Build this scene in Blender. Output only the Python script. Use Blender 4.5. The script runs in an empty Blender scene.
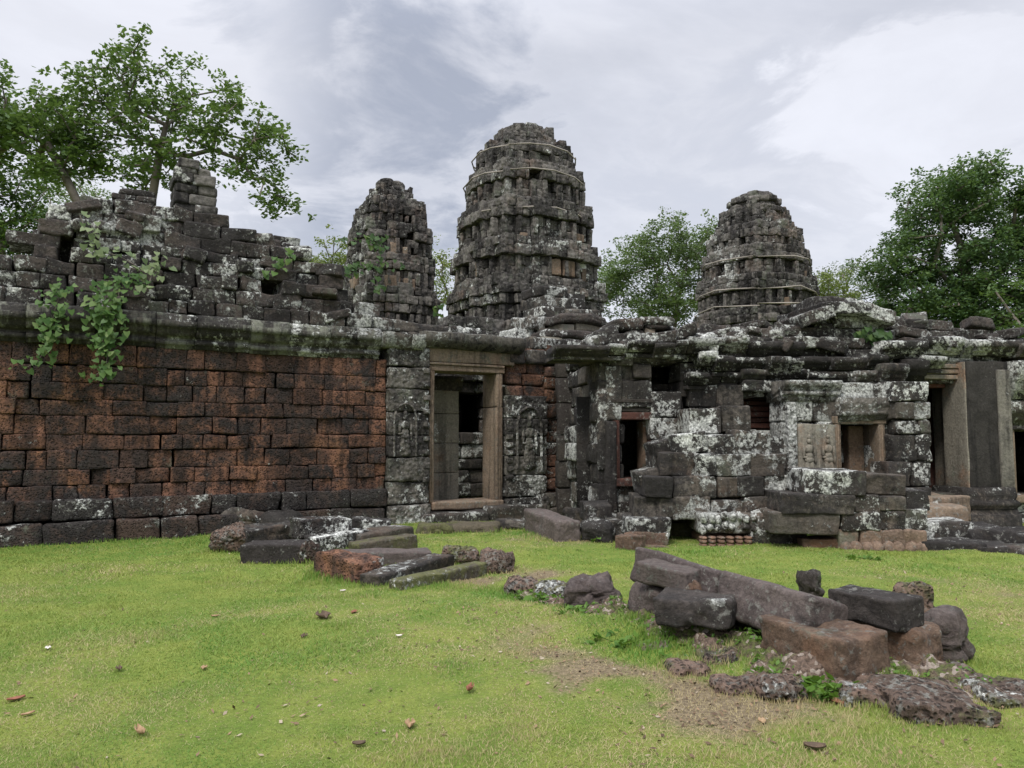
import bpy, math, random
import numpy as np
R = math.radians
rng = np.random.default_rng(11); random.seed(11)
S = bpy.context.scene
# ------------------------------------------------------------ camera, sky, sun, exposure
CAMZ = 1.6; PITCH = math.atan(53/750)
cd = bpy.data.cameras.new('camera'); cam = bpy.data.objects.new('camera', cd); S.collection.objects.link(cam)
cam.location = (0, 0, CAMZ); cam.rotation_euler = (R(90)+PITCH, 0, 0)
cd.sensor_width = 36; cd.lens = 750/1024*36; cd.clip_end = 3000; cd.clip_start = .05
S.camera = cam
SUN_EL, SUN_AZ = 52, 205          # azimuth clockwise from +Y: behind the camera, a little to its left
S.view_settings.view_transform = 'Standard'; S.view_settings.look = 'None'
S.view_settings.exposure = EXPO = 1.10; S.view_settings.gamma = 1
sl = bpy.data.lights.new('sun', 'SUN'); sl.energy = 1.35; sl.angle = R(14); sl.color = (1, .96, .9)
so = bpy.data.objects.new('sun', sl); S.collection.objects.link(so); so.location = (0, -20, 40)
so.rotation_euler = (R(90-SUN_EL), 0, R(180-SUN_AZ)+R(180)+R(180))
w = bpy.data.worlds.new('World'); S.world = w; w.use_nodes = True
class NT:
    """tiny node-graph helper"""
    def __init__(s, tree): s.t = tree; tree.nodes.clear()
    def n(s, typ, ins=None, **kw):
        nd = s.t.nodes.new(typ)
        for k, v in kw.items(): setattr(nd, k, v)
        for k, v in (ins or {}).items(): s.put(nd.inputs[k], v)
        return nd
    def put(s, sock, v):
        if isinstance(v, bpy.types.NodeSocket): s.t.links.new(v, sock)
        elif v is not None:
            if isinstance(v, tuple) and len(v) == 3 and sock.type == 'RGBA': v = (*v, 1)
            sock.default_value = v
    def m(s, op, a, b=None, c=None):
        nd = s.t.nodes.new('ShaderNodeMath'); nd.operation = op
        for i, v in enumerate((a, b, c)):
            if v is not None: s.put(nd.inputs[i], v)
        return nd.outputs[0]
    def step(s, x, lo, hi, a=0., b=1.):
        nd = s.t.nodes.new('ShaderNodeMapRange'); nd.interpolation_type = 'SMOOTHSTEP'
        for i, v in enumerate((x, lo, hi, a, b)): s.put(nd.inputs[i], v)
        return nd.outputs[0]
    def mix(s, f, a, b, blend='MIX'):
        nd = s.t.nodes.new('ShaderNodeMix'); nd.data_type = 'RGBA'; nd.blend_type = blend
        s.put(nd.inputs[0], f); s.put(nd.inputs[6], a); s.put(nd.inputs[7], b); return nd.outputs[2]
    def noise(s, vec, scale, detail=4, rough=.55, dist=0, out=0):
        nd = s.n('ShaderNodeTexNoise', {'Vector': vec, 'Scale': scale, 'Detail': detail, 'Roughness': rough, 'Distortion': dist}); return nd.outputs[out]
    def mapv(s, vec, sc, loc=(0, 0, 0)):
        nd = s.n('ShaderNodeMapping', {'Vector': vec, 'Scale': sc, 'Location': loc}); return nd.outputs[0]
g = NT(w.node_tree)
sky = g.n('ShaderNodeTexSky', sky_type='NISHITA', sun_disc=False, sun_elevation=R(SUN_EL), sun_rotation=R(SUN_AZ))
dirv = g.n('ShaderNodeTexCoord').outputs['Generated']
sep = g.n('ShaderNodeSeparateXYZ', {0: dirv}); zz = g.m('MAXIMUM', sep.outputs[2], 0.0); zd = g.m('ADD', zz, .16)
pl = g.n('ShaderNodeCombineXYZ', {0: g.m('DIVIDE', sep.outputs[0], zd), 1: g.m('DIVIDE', sep.outputs[1], zd), 2: 0.}).outputs[0]
n1 = g.noise(pl, .75, 7, .56, .5)
n2 = g.noise(g.mapv(pl, (1, 1, 1), (7.3, 2.1, 0)), 2.6, 8, .6, .4)
def skydir(px, py):
    cx, cy = (px-512)/750, (384-py)/750
    d = np.array([cx, math.cos(PITCH)-cy*math.sin(PITCH), math.sin(PITCH)+cy*math.cos(PITCH)]); return d/np.linalg.norm(d)
def blob(px, py, inner, outer):      # a cloud bank in one part of the real sky, its edge broken up by noise
    d = skydir(px, py)
    dt = g.n('ShaderNodeVectorMath', {0: dirv, 1: tuple(d)}, operation='DOT_PRODUCT').outputs['Value']
    dt = g.m('ADD', dt, g.m('MULTIPLY', g.m('SUBTRACT', n2, .5), .11))
    return g.step(dt, math.cos(R(outer)), math.cos(R(inner)))
darkc = g.step(n1, .40, .62)
darkc = g.m('MULTIPLY', darkc, .50)
dk = g.m('MAXIMUM', blob(385, 75, 1, 17), g.m('MULTIPLY', blob(300, 150, 1, 10), .8))
dk = g.m('MAXIMUM', dk, g.m('MULTIPLY', blob(760, 150, 3, 17), .45))
dk = g.m('MULTIPLY', dk, g.step(n2, .32, .62, .30, 1.05))
dark = g.m('MAXIMUM', darkc, dk)
dark = g.m('SUBTRACT', dark, g.m('MULTIPLY', g.m('MAXIMUM', blob(950, 110, 2, 11), blob(130, 60, 4, 14)), .55))
dark = g.n('ShaderNodeClamp', {0: dark}).outputs[0]
fine = g.step(n2, .35, .7, .96, 1.05)
cl = g.mix(dark, (4.05, 4.10, 4.42), (1.95, 2.10, 2.52))
cl = g.mix(1., cl, g.n('ShaderNodeCombineColor', {0: fine, 1: fine, 2: fine}).outputs[0], 'MULTIPLY')
cov = g.mix(.93, sky.outputs[0], cl)
up = g.step(sep.outputs[2], .45, .95, 1., 3.0)                 # an overcast sky is brightest overhead
cov = g.mix(1., cov, g.n('ShaderNodeCombineColor', {0: up, 1: up, 2: up}).outputs[0], 'MULTIPLY')
bg = g.n('ShaderNodeBackground', {'Color': cov, 'Strength': .1})
g.t.links.new(bg.outputs[0], g.n('ShaderNodeOutputWorld').inputs[0])

# ------------------------------------------------------------ pixels to places
def ray(px, py):
    cx, cy = (px-512)/750, (384-py)/750
    return np.array([cx, math.cos(PITCH)-cy*math.sin(PITCH), math.sin(PITCH)+cy*math.cos(PITCH)])
O = np.array([0, 0, CAMZ])
def P(px, py, Y): d = ray(px, py); return O+d*(Y/d[1])
def ground(px, py, z=0.): d = ray(px, py); return O+d*((z-CAMZ)/d[2])
class Frame:
    """an upright wall plane: u runs along it, out stands off it towards the viewer"""
    def __init__(s, ang, d): a = R(ang); s.U = np.array([math.cos(a), math.sin(a), 0]); s.N = np.array([math.sin(a), -math.cos(a), 0]); s.d = d; s.ang = a
    def uv(s, px, py, out=0.): r = ray(px, py); k = -(s.d-out)/(s.N@r); p = O+r*k; return float(p@s.U), float(p[2])
    def pt(s, u, out, z): return s.U*u+s.N*(-s.d+out)+np.array([0, 0, z])
    def rot(s): return np.stack([s.U, -s.N, np.array([0, 0, 1.])], 1)     # local x along, y inward, z up
    def rect(s, x0, y0, x1, y1, out=0.):
        a, zt = s.uv(x0, (y0+y1)/2, out)[0], 0; b = s.uv(x1, (y0+y1)/2, out)[0]; xm = (x0+x1)/2
        return a, b, s.uv(xm, y1, out)[1], s.uv(xm, y0, out)[1]
# ------------------------------------------------------------ noise
def _h(ix, iy, iz, seed):
    h = (ix*73856093) ^ (iy*19349663) ^ (iz*83492791) ^ (seed*2654435761 & 0x7fffffff)
    h = (h ^ (h >> 13))*1274126177 & 0x7fffffff; h = (h ^ (h >> 11))*668265263 & 0x7fffffff
    return ((h ^ (h >> 15)) & 0xffff)/32767.5-1
def vnoise(p, seed=0):
    i = np.floor(p).astype(np.int64); f = p-i; f = f*f*(3-2*f); r = 0
    for a in (0, 1):
        for b in (0, 1):
            for c in (0, 1):
                wgt = (f[:, 0] if a else 1-f[:, 0])*(f[:, 1] if b else 1-f[:, 1])*(f[:, 2] if c else 1-f[:, 2])
                r = r+wgt*_h(i[:, 0]+a, i[:, 1]+b, i[:, 2]+c, seed)
    return r
def fbm(p, seed=0, octs=3):
    return sum(vnoise(p*2**k, seed+k*7)*.5**k for k in range(octs))
def rotz(a): c, s = math.cos(a), math.sin(a); return np.array([[c, -s, 0], [s, c, 0], [0, 0, 1.]])
def rotx(a): c, s = math.cos(a), math.sin(a); return np.array([[1., 0, 0], [0, c, -s], [0, s, c]])
def roty(a): c, s = math.cos(a), math.sin(a); return np.array([[c, 0, s], [0, 1., 0], [-s, 0, c]])
# ------------------------------------------------------------ objects
C = S.collection.objects; BASE = {}
def thing(name, label, cat, loc=(0, 0, 0), group=None):
    o = bpy.data.objects.new(name, None); C.link(o); o.location = tuple(float(x) for x in loc); o.empty_display_size = .2
    o['label'] = label; o['category'] = cat
    if group: o['group'] = group
    BASE[o.name] = np.array(loc, float); return o
class MB:
    """collects geometry, then links it as ONE mesh object"""
    def __init__(s): s.v = []; s.q = []; s.t = []; s.c = []; s.k = 0
    def add(s, v, q=None, t=None, col=(.5, .5, .5)):
        v = np.asarray(v, float).reshape(-1, 3); s.v.append(v)
        if q is not None and len(q): s.q.append(np.asarray(q, int).reshape(-1, 4)+s.k)
        if t is not None and len(t): s.t.append(np.asarray(t, int).reshape(-1, 3)+s.k)
        col = np.asarray(col, float); s.c.append(np.broadcast_to(col, (len(v), 3)) if col.ndim == 1 else col); s.k += len(v)
    def build(s, name, mat, parent=None, loc=None, smooth=True, **props):
        v = np.concatenate(s.v)
        if parent is not None: base = BASE[parent.name]
        elif loc is None: lo, hi = v.min(0), v.max(0); base = np.array([(lo[0]+hi[0])/2, (lo[1]+hi[1])/2, lo[2]])
        else: base = np.array(loc, float)
        q = np.concatenate(s.q) if s.q else np.zeros((0, 4), int); t = np.concatenate(s.t) if s.t else np.zeros((0, 3), int)
        me = bpy.data.meshes.new(name); me.vertices.add(len(v)); me.vertices.foreach_set('co', (v-base).astype(np.float32).ravel())
        me.loops.add(q.size+t.size); me.loops.foreach_set('vertex_index', np.concatenate([q.ravel(), t.ravel()]).astype(np.int32))
        me.polygons.add(len(q)+len(t))
        me.polygons.foreach_set('loop_start', np.concatenate([np.arange(len(q))*4, q.size+np.arange(len(t))*3]).astype(np.int32))
        me.polygons.foreach_set('use_smooth', np.full(len(q)+len(t), smooth))
        at = me.attributes.new('tone', 'FLOAT_COLOR', 'POINT')
        at.data.foreach_set('color', np.concatenate([np.concatenate(s.c), np.ones((len(v), 1))], 1).astype(np.float32).ravel())
        me.update(calc_edges=True); me.validate()
        me.materials.append(mat); o = bpy.data.objects.new(name, me); C.link(o)
        BASE[o.name] = base
        if parent is not None: o.parent = parent
        else: o.location = tuple(base)
        for k, x in props.items(): o[k] = x
        return o
_T = {}
def tmpl(n):
    if n in _T: return _T[n]
    idx = {}; V = []; Q = []
    def vid(i, j, k):
        if (i, j, k) not in idx: idx[i, j, k] = len(V); V.append((i, j, k))
        return idx[i, j, k]
    for ax in range(3):
        for side in (0, n):
            for a in range(n):
                for b in range(n):
                    c = []
                    for (da, db) in ((0, 0), (1, 0), (1, 1), (0, 1)):
                        p = [0, 0, 0]; p[ax] = side; p[(ax+1) % 3] = a+da; p[(ax+2) % 3] = b+db; c.append(vid(*p))
                    Q.append(c if side else c[::-1])
    _T[n] = (np.array(V), np.array(Q)); return _T[n]
def tones(k, lo=0., hi=1.): return rng.uniform(lo, hi, (k, 3))
def blocks(mb, Cn, H, ROT, bev=.02, n=4, amp=.015, freq=2.2, col=None, octs=3, chip=.035):
    """B rounded, weathered stone blocks: centres, half sizes, rotations"""
    Cn = np.asarray(Cn, float).reshape(-1, 3); B = len(Cn)
    if not B: return
    H = np.broadcast_to(np.asarray(H, float), (B, 3)); ROT = np.broadcast_to(np.asarray(ROT, float), (B, 3, 3))
    ijk, Q = tmpl(n); bev = np.minimum(np.broadcast_to(np.asarray(bev, float), (B,)), H.min(1)*.9)
    lv = np.empty((B, 3, n+1)); inn = H-bev[:, None]
    for k in range(n+1):
        if k == 0: lv[:, :, k] = -H
        elif k == n: lv[:, :, k] = H
        else: lv[:, :, k] = inn*(-1+2*(k-1)/(n-2))
    p = np.stack([lv[:, a, ijk[:, a]] for a in range(3)], 2)
    c = np.clip(p, -inn[:, None], inn[:, None]); d = p-c; L = np.linalg.norm(d, axis=2, keepdims=True)
    p = np.where(L > 1e-9, c+d/np.maximum(L, 1e-9)*bev[:, None, None], p)
    off = rng.uniform(-50, 50, (B, 1, 3)); wp = np.einsum('bij,bvj->bvi', ROT, p)
    sp = (p+off).reshape(-1, 3)*freq
    nz = np.stack([fbm(sp, 3, octs), fbm(sp+31.7, 5, octs), fbm(sp-17.3, 9, octs)], 1).reshape(B, -1, 3)
    amp = np.broadcast_to(np.asarray(amp, float), (B,))
    wp = wp+np.einsum('bij,bvj->bvi', ROT, nz)*amp[:, None, None]
    if chip:                                      # knocked-off arrises and hollows
        dn = p/np.maximum(np.linalg.norm(p, axis=2, keepdims=True), 1e-9); ck = np.clip(fbm(sp*2.4+7.7, 13, 3), 0, 1).reshape(B, -1, 1)
        wp = wp-np.einsum('bij,bvj->bvi', ROT, dn)*ck*chip*np.minimum(1, H.min(1)/.15)[:, None, None]
    wp = wp+Cn[:, None]
    V = len(ijk); q = (Q[None]+(np.arange(B)*V)[:, None, None]).reshape(-1, 4)
    if col is None: col = tones(B)
    col = np.broadcast_to(np.asarray(col, float), (B, 3))
    mb.add(wp.reshape(-1, 3), q, None, np.repeat(col, V, 0))
def courses(mb, F, u0, u1, z0, z1, rowh=.27, bw=(.3, .6), depth=.45, out=None, top=None, opens=(), jit=.015, amp=.014, n=4, gap=.004, miss=0., bev=.022, freq=2.2, tilt=.006, tone=(0, 1), chip=.035):
    """dry-laid block courses on a wall plane, cut at openings and along a ragged top"""
    z = z0; Cn = []; H = []; Ro = []; base = F.rot()
    while z < z1-.04:
        h = min(rowh*random.uniform(.86, 1.14), z1-z)
        if z1-z-h < rowh*.45: h = z1-z
        zm = z+h/2; segs = [(u0, u1)]
        for (a, b, c, d) in opens:
            if min(z+h, d)-max(z, c) > .35*h:
                ns = []
                for (s0, s1) in segs:
                    if b <= s0 or a >= s1: ns.append((s0, s1))
                    else:
                        if a-s0 > .05: ns.append((s0, a))
                        if s1-b > .05: ns.append((b, s1))
                segs = ns
        o = out(zm) if out else 0.
        for (s0, s1) in segs:
            u = s0
            while u < s1-.02:
                bw_ = random.uniform(*bw); e = u+bw_
                if s1-e < bw[0]*.7: e = s1
                um = (u+e)/2
                if (top is None or zm < top(um)) and random.random() >= miss:
                    oo = o+random.gauss(0, jit); dd = depth
                    Cn.append(F.pt(um, oo-dd/2, zm)); H.append(((e-u)/2-gap, dd/2, h/2-gap))
                    Ro.append(base@rotz(random.gauss(0, tilt))@roty(random.gauss(0, tilt)))
                u = e
        z += h
    if Cn:
        Hn = np.array(H)
        blocks(mb, Cn, Hn, np.array(Ro), bev*rng.uniform(.6, 1.5, len(Cn)), n, amp*rng.uniform(.6, 1.5, len(Cn)), freq, col=tones(len(Cn), *tone), chip=chip)
def slab(mb, F, rect, out=0., depth=.4, bev=.02, n=5, amp=.012, tilt=0., tone=None, freq=2.2, yaw=0., chip=None):
    """one block whose front face is a (u0,u1,z0,z1) rectangle standing off the plane"""
    u0, u1, a, b = rect
    blocks(mb, [F.pt((u0+u1)/2, out-depth/2, (a+b)/2)], [((u1-u0)/2, depth/2, (b-a)/2)], F.rot()@roty(tilt)@rotz(yaw), bev, n, amp, freq, col=None if tone is None else np.array([tone]), chip=(min(.035, amp*1.2) if chip is None else chip))
def pslab(mb, F, x0, y0, x1, y1, out=0., **k): slab(mb, F, F.rect(x0, y0, x1, y1, out), out, **k)
def mould(mb, F, u0, u1, prof, seg=.7, amp=.012, sub=5, jit=.012):
    """a moulded cornice: profile (out, z) swept along u in separate stones"""
    m = len(prof); u = u0
    while u < u1-.05:
        e = min(u+seg*random.uniform(.75, 1.3), u1)
        if u1-e < .2: e = u1
        do, dz = random.gauss(0, jit), random.gauss(0, jit*.5)
        us = np.linspace(u+.004, e-.004, sub+1); pts = []
        for uu in us:
            for (o, z) in prof: pts.append(F.pt(uu, o+do, z+dz))
        pts = np.array(pts); nz = np.stack([fbm(pts*2.6, 3, 3), fbm(pts*2.6+9.1, 4, 3), fbm(pts*2.6-5, 6, 3)], 1); pts = pts+nz*amp
        q = []
        for i in range(sub):
            for j in range(m):
                k = (j+1) % m; q.append((i*m+j, (i+1)*m+j, (i+1)*m+k, i*m+k))
        t = []
        for b0, flip in ((0, 0), (sub*m, 1)):
            for j in range(1, m-1): t.append((b0, b0+j, b0+j+1) if not flip else (b0, b0+j+1, b0+j))
        mb.add(pts, q, t, tones(1)[0]); u = e
def box(mb, Cn, H, ROT=np.eye(3), tone=(.5, .3, .5)):
    s = np.array([(x, y, z) for x in (-1, 1) for y in (-1, 1) for z in (-1, 1)], float)*np.asarray(H)
    v = (ROT@s.T).T+np.asarray(Cn)
    mb.add(v, [(0, 1, 3, 2), (4, 6, 7, 5), (0, 4, 5, 1), (2, 3, 7, 6), (0, 2, 6, 4), (1, 5, 7, 3)], None, tone)
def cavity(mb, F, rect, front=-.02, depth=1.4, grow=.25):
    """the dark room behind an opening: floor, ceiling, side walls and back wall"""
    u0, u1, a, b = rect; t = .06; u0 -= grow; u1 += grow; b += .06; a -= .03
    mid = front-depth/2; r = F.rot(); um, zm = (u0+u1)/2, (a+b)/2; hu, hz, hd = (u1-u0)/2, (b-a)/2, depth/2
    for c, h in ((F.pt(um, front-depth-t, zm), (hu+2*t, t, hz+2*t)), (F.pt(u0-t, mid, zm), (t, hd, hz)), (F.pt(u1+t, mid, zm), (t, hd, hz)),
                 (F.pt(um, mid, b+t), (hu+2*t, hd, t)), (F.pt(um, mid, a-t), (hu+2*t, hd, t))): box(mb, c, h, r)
def ellips(mb, Cn, H, ROT=np.eye(3), n=6, amp=.1, tone=(.6, .5, .5)):
    ijk, Q = tmpl(n); p = ijk/n*2-1.; p = p/np.linalg.norm(p, axis=1, keepdims=True)
    p = p*(1+amp*fbm(p*2+rng.uniform(0, 40, 3), 3, 2)[:, None])
    mb.add((ROT@(p*np.asarray(H)).T).T+np.asarray(Cn), Q, None, tone)
def tube(mb, pts, rad, k=6, tone=(.5, .5, .5), closed=False):
    pts = np.asarray(pts, float); n = len(pts); rad = np.broadcast_to(np.asarray(rad, float), (n,)); V = []
    tg = np.gradient(pts, axis=0) if not closed else np.roll(pts, -1, 0)-np.roll(pts, 1, 0)
    tg /= np.maximum(np.linalg.norm(tg, axis=1, keepdims=True), 1e-9)
    for p, t, r in zip(pts, tg, rad):
        a = np.cross(t, (0, 0, 1.) if abs(t[2]) < .9 else (1., 0, 0)); a /= np.linalg.norm(a); b = np.cross(t, a)
        for j in range(k): V.append(p+r*(math.cos(j*2*math.pi/k)*a+math.sin(j*2*math.pi/k)*b))
    q = [(i*k+j, i*k+(j+1) % k, ((i+1) % n)*k+(j+1) % k, ((i+1) % n)*k+j) for i in range(n if closed else n-1) for j in range(k)]
    mb.add(V, q, None, tone)
def prof(F, pts, out=0.):
    a = np.array([F.uv(x, y, out) for x, y in pts]); return lambda u: float(np.interp(u, a[:, 0], a[:, 1]))
# ------------------------------------------------------------ materials
def mat(name):
    m = bpy.data.materials.new(name); m.use_nodes = True; return m, NT(m.node_tree)
def finish(g, col, rough=.9, bump=None, bs=.6, bd=.02, spec=.25):
    b = g.n('ShaderNodeBsdfPrincipled', {'Base Color': col, 'Roughness': rough, 'Specular IOR Level': spec})
    if bump is not None: g.put(b.inputs['Normal'], g.n('ShaderNodeBump', {'Height': bump, 'Strength': bs, 'Distance': bd}).outputs[0])
    g.t.links.new(b.outputs[0], g.n('ShaderNodeOutputMaterial').inputs[0])
def stone(name, c1, c2, black=.5, white=.5, green=.3, streak=.4, blackc=(.014, .013, .0125), whitec=(.58, .59, .55), greenc=(.135, .15, .11), rust=0., pit=0., bs=.9, drip=0., wide=0., tb=.16, sc=1., spk=.5, carve=0.):
    """weathered stone: per-block tone, black crust, run-off streaks, crisp white lichen, grey-green lichen"""
    m, g = mat(name); P_ = g.n('ShaderNodeNewGeometry').outputs['Position']
    if sc != 1: P_ = g.mapv(P_, (sc, sc, sc))
    at = g.n('ShaderNodeAttribute', attribute_name='tone'); sp = g.n('ShaderNodeSeparateColor', {0: at.outputs[0]}); t1, t2, t3 = sp.outputs
    big = g.noise(P_, .8, 5, .6); mid = g.noise(P_, 4.2, 9, .7, .4); fin = g.noise(P_, 26, 8, .72); fl = g.noise(g.mapv(P_, (1, 1, 1), (1, 5, 8)), 13, 9, .75)
    def add(*xs):
        r = None
        for x, k in xs: r = g.m('MULTIPLY', x, k) if r is None else g.m('MULTIPLY_ADD', x, k, r)
        return r
    col = g.mix(g.step(add((mid, .5), (t1, .35), (fl, .2)), .36, .70), c1, c2)
    if rust: col = g.mix(g.m('MULTIPLY', g.step(g.noise(g.mapv(P_, (1, 1, 1), (4, 9, 2)), 1.1, 6, .65), .52, .66), rust), col, (.235, .118, .064))
    # grey-green lichen films
    gn = add((g.noise(g.mapv(P_, (1, 1, .8), (3, 7, 1)), 2.3, 9, .7), .85), (fl, .2), (t2, .12))
    col = g.mix(g.m('MULTIPLY', g.step(gn, .72-.2*green, .80-.2*green), .75), col, g.mix(fl, g.mix(.5, greenc, c2), greenc))
    # black crust, heavier on some blocks than on others
    f = add((big, .40), (mid, .42), (fl, .26), (t3, tb))
    col = g.mix(g.m('MULTIPLY', g.step(f, .785+tb*.5-.38*black, .915+tb*.5-.38*black), .9), col, g.mix(g.step(mid, .4, .62), blackc, (.034, .031, .029)))
    # run-off streaks
    st = add((g.noise(g.mapv(P_, (5.5, 5.5, .30)), 1., 6, .62), .8), (fl, .2))
    col = g.mix(g.m('MULTIPLY', g.step(st, .49, .60), g.m('MULTIPLY', g.step(big, .32, .58), streak)), col, blackc)
    if wide:
        ws = add((g.noise(g.mapv(P_, (1.7, 1.7, .16), (2.2, 0, 0)), 1., 4, .6), .8), (mid, .2))
        col = g.mix(g.m('MULTIPLY', g.step(ws, .44, .57), wide), col, g.mix(fl, blackc, (.035, .028, .024)))
    if drip:
        ds = add((g.noise(g.mapv(P_, (4.2, 4.2, .4), (9, 3, 2)), 1., 6, .62), .85), (fl, .15))
        col = g.mix(g.m('MULTIPLY', g.step(ds, .50, .60), drip), col, g.mix(fl, (.13, .14, .10), (.30, .31, .25)))
    # crisp white lichen flecks inside larger colonies
    cols = g.noise(g.mapv(P_, (1, 1, 1), (11, 3, 5)), .85, 7, .66); md = g.noise(g.mapv(P_, (1, 1, 1), (4, 1, 9)), 5.5, 9, .72)
    wf = add((cols, .50), (md, .36), (fl, .32), (t2, .07))
    wm = g.step(wf, .775-.16*white, .80-.16*white)
    sk = g.step(add((g.noise(g.mapv(P_, (1, 1, 1), (8, 2, 6)), 17, 6, .7), .6), (mid, .3), (cols, .25)), .655-.06*spk, .70-.06*spk)      # small pale specks
    col = g.mix(g.m('MULTIPLY', sk, .75), col, (.17, .17, .15))
    col = g.mix(g.m('MULTIPLY', wm, .93), col, g.mix(g.step(fin, .35, .65), (.20, .205, .19), whitec))
    v = add((t1, .55), (t3, .15)); v = g.m('ADD', v, .62); v = g.m('MULTIPLY', v, g.step(fin, .25, .75, .62, 1.3))
    col = g.mix(1., col, g.n('ShaderNodeCombineColor', {0: v, 1: v, 2: v}).outputs[0], 'MULTIPLY')
    h = add((fin, .40), (mid, 1.5), (fl, .5), (wm, .06))
    if carve:
        cv = g.n('ShaderNodeTexVoronoi', {'Vector': g.mapv(P_, (1, 1, 1), (5, 5, 5)), 'Scale': 13., 'Randomness': .8}, feature='SMOOTH_F1').outputs[0]
        h = g.m('SUBTRACT', h, g.m('MULTIPLY', g.step(cv, .1, .7), 1.3*carve))
    if pit:
        vo = g.n('ShaderNodeTexVoronoi', {'Vector': P_, 'Scale': 30., 'Randomness': 1.}).outputs[0]
        pv = g.step(vo, .10, .45); h = g.m('ADD', h, g.m('MULTIPLY', pv, .7*pit)); pv = g.m('MULTIPLY_ADD', pv, .55, .62); col = g.mix(1., col, g.n('ShaderNodeCombineColor', {0: pv, 1: pv, 2: pv}).outputs[0], 'MULTIPLY')
        vb = g.n('ShaderNodeTexVoronoi', {'Vector': g.mapv(P_, (1, 1, 1.3), (2, 2, 2)), 'Scale': 10., 'Randomness': 1.}).outputs[0]
        ph = g.step(g.m('ADD', vb, g.m('MULTIPLY', fin, .5)), .30, .52); h = g.m('ADD', h, g.m('MULTIPLY', ph, 1.3*pit))
        col = g.mix(g.m('MULTIPLY', g.m('SUBTRACT', 1., ph), .6*pit), col, g.mix(.6, col, blackc))
    finish(g, col, .92, h, bs, .045)
    return m
SAND = stone('dark_sandstone', (.125, .105, .085), (.036, .032, .029), .90, .74, .35, .5, rust=.2)
SANDW = stone('lichen_sandstone', (.15, .132, .11), (.046, .040, .035), .90, .80, .42, .6, rust=.14, spk=.4)
SANDP = stone('panel_sandstone', (.19, .175, .15), (.09, .082, .07), .82, .74, .45, .7, carve=.55)
ROOF = stone('roof_sandstone', (.105, .086, .074), (.034, .029, .026), .86, .76, .34, .3, spk=.8)
CORN = stone('cornice_sandstone', (.12, .11, .09), (.045, .041, .036), .76, .60, .38, 1.0, drip=.55)
TOWER = stone('tower_sandstone', (.20, .185, .165), (.078, .072, .067), .80, .54, .42, 1.0, rust=.2, sc=.55, spk=.6, carve=.7)
LAT = stone('laterite', (.225, .112, .070), (.060, .037, .029), .76, .22, .16, .7, rust=.8, spk=-.6, pit=1., wide=.8, tb=0.07)
LATD = stone('dark_laterite', (.085, .058, .045), (.034, .028, .025), .86, .66, .40, .3, pit=.8)
BEIGE = stone('bare_sandstone', (.26, .20, .145), (.16, .12, .086), .20, .12, .12, .55, rust=.25, bs=.5)
PALE = stone('pale_sandstone', (.27, .245, .195), (.17, .155, .125), .22, .20, .4, .6, rust=.5, bs=.5)
REDS = stone('red_sandstone', (.125, .052, .037), (.065, .030, .023), .5, .12, .1, .5, bs=.5)
SLAB = stone('slab_sandstone', (.15, .122, .11), (.075, .06, .056), .44, .28, .22, .12)
SLABD = stone('blackened_sandstone', (.08, .068, .06), (.03, .026, .024), .66, .42, .42, .2)
BROWN = stone('brown_sandstone', (.21, .145, .10), (.095, .062, .045), .46, .26, .3, .35, rust=.4)
RUB = stone('laterite_rubble', (.21, .145, .11), (.075, .054, .042), .56, .42, .62, .1, pit=1.2, bs=1., greenc=(.09, .115, .035), spk=1.)
MOSSY = stone('mossy_sandstone', (.13, .11, .075), (.06, .052, .04), .40, .35, .8, .2, greenc=(.13, .14, .045))
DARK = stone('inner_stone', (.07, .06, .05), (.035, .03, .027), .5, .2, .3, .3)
def leafmat(name, a, b, trans=.35, c=None):
    m, g = mat(name); at = g.n('ShaderNodeAttribute', attribute_name='tone'); sp = g.n('ShaderNodeSeparateColor', {0: at.outputs[0]})
    col = g.mix(sp.outputs[0], a, b)
    if c: col = g.mix(g.step(sp.outputs[1], .72, .98), col, c)
    d = g.n('ShaderNodeBsdfPrincipled', {'Base Color': col, 'Roughness': .55, 'Specular IOR Level': .3})
    t = g.n('ShaderNodeBsdfTranslucent', {'Color': g.mix(.35, col, (.2, .3, .03))})
    mx = g.n('ShaderNodeMixShader', {0: trans, 1: d.outputs[0], 2: t.outputs[0]})
    g.t.links.new(mx.outputs[0], g.n('ShaderNodeOutputMaterial').inputs[0]); return m
def plain(name, a, b, scale=8, rough=.85):
    m, g = mat(name); P_ = g.n('ShaderNodeNewGeometry').outputs['Position']
    n = g.noise(P_, scale, 6, .6); finish(g, g.mix(g.step(n, .3, .7), a, b), rough, n, .4, .01); return m
BARK = plain('bark', (.10, .085, .07), (.19, .165, .14), 5)
CABLE = plain('cable', (.36, .32, .28), (.20, .18, .15), 1.2)
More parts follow.
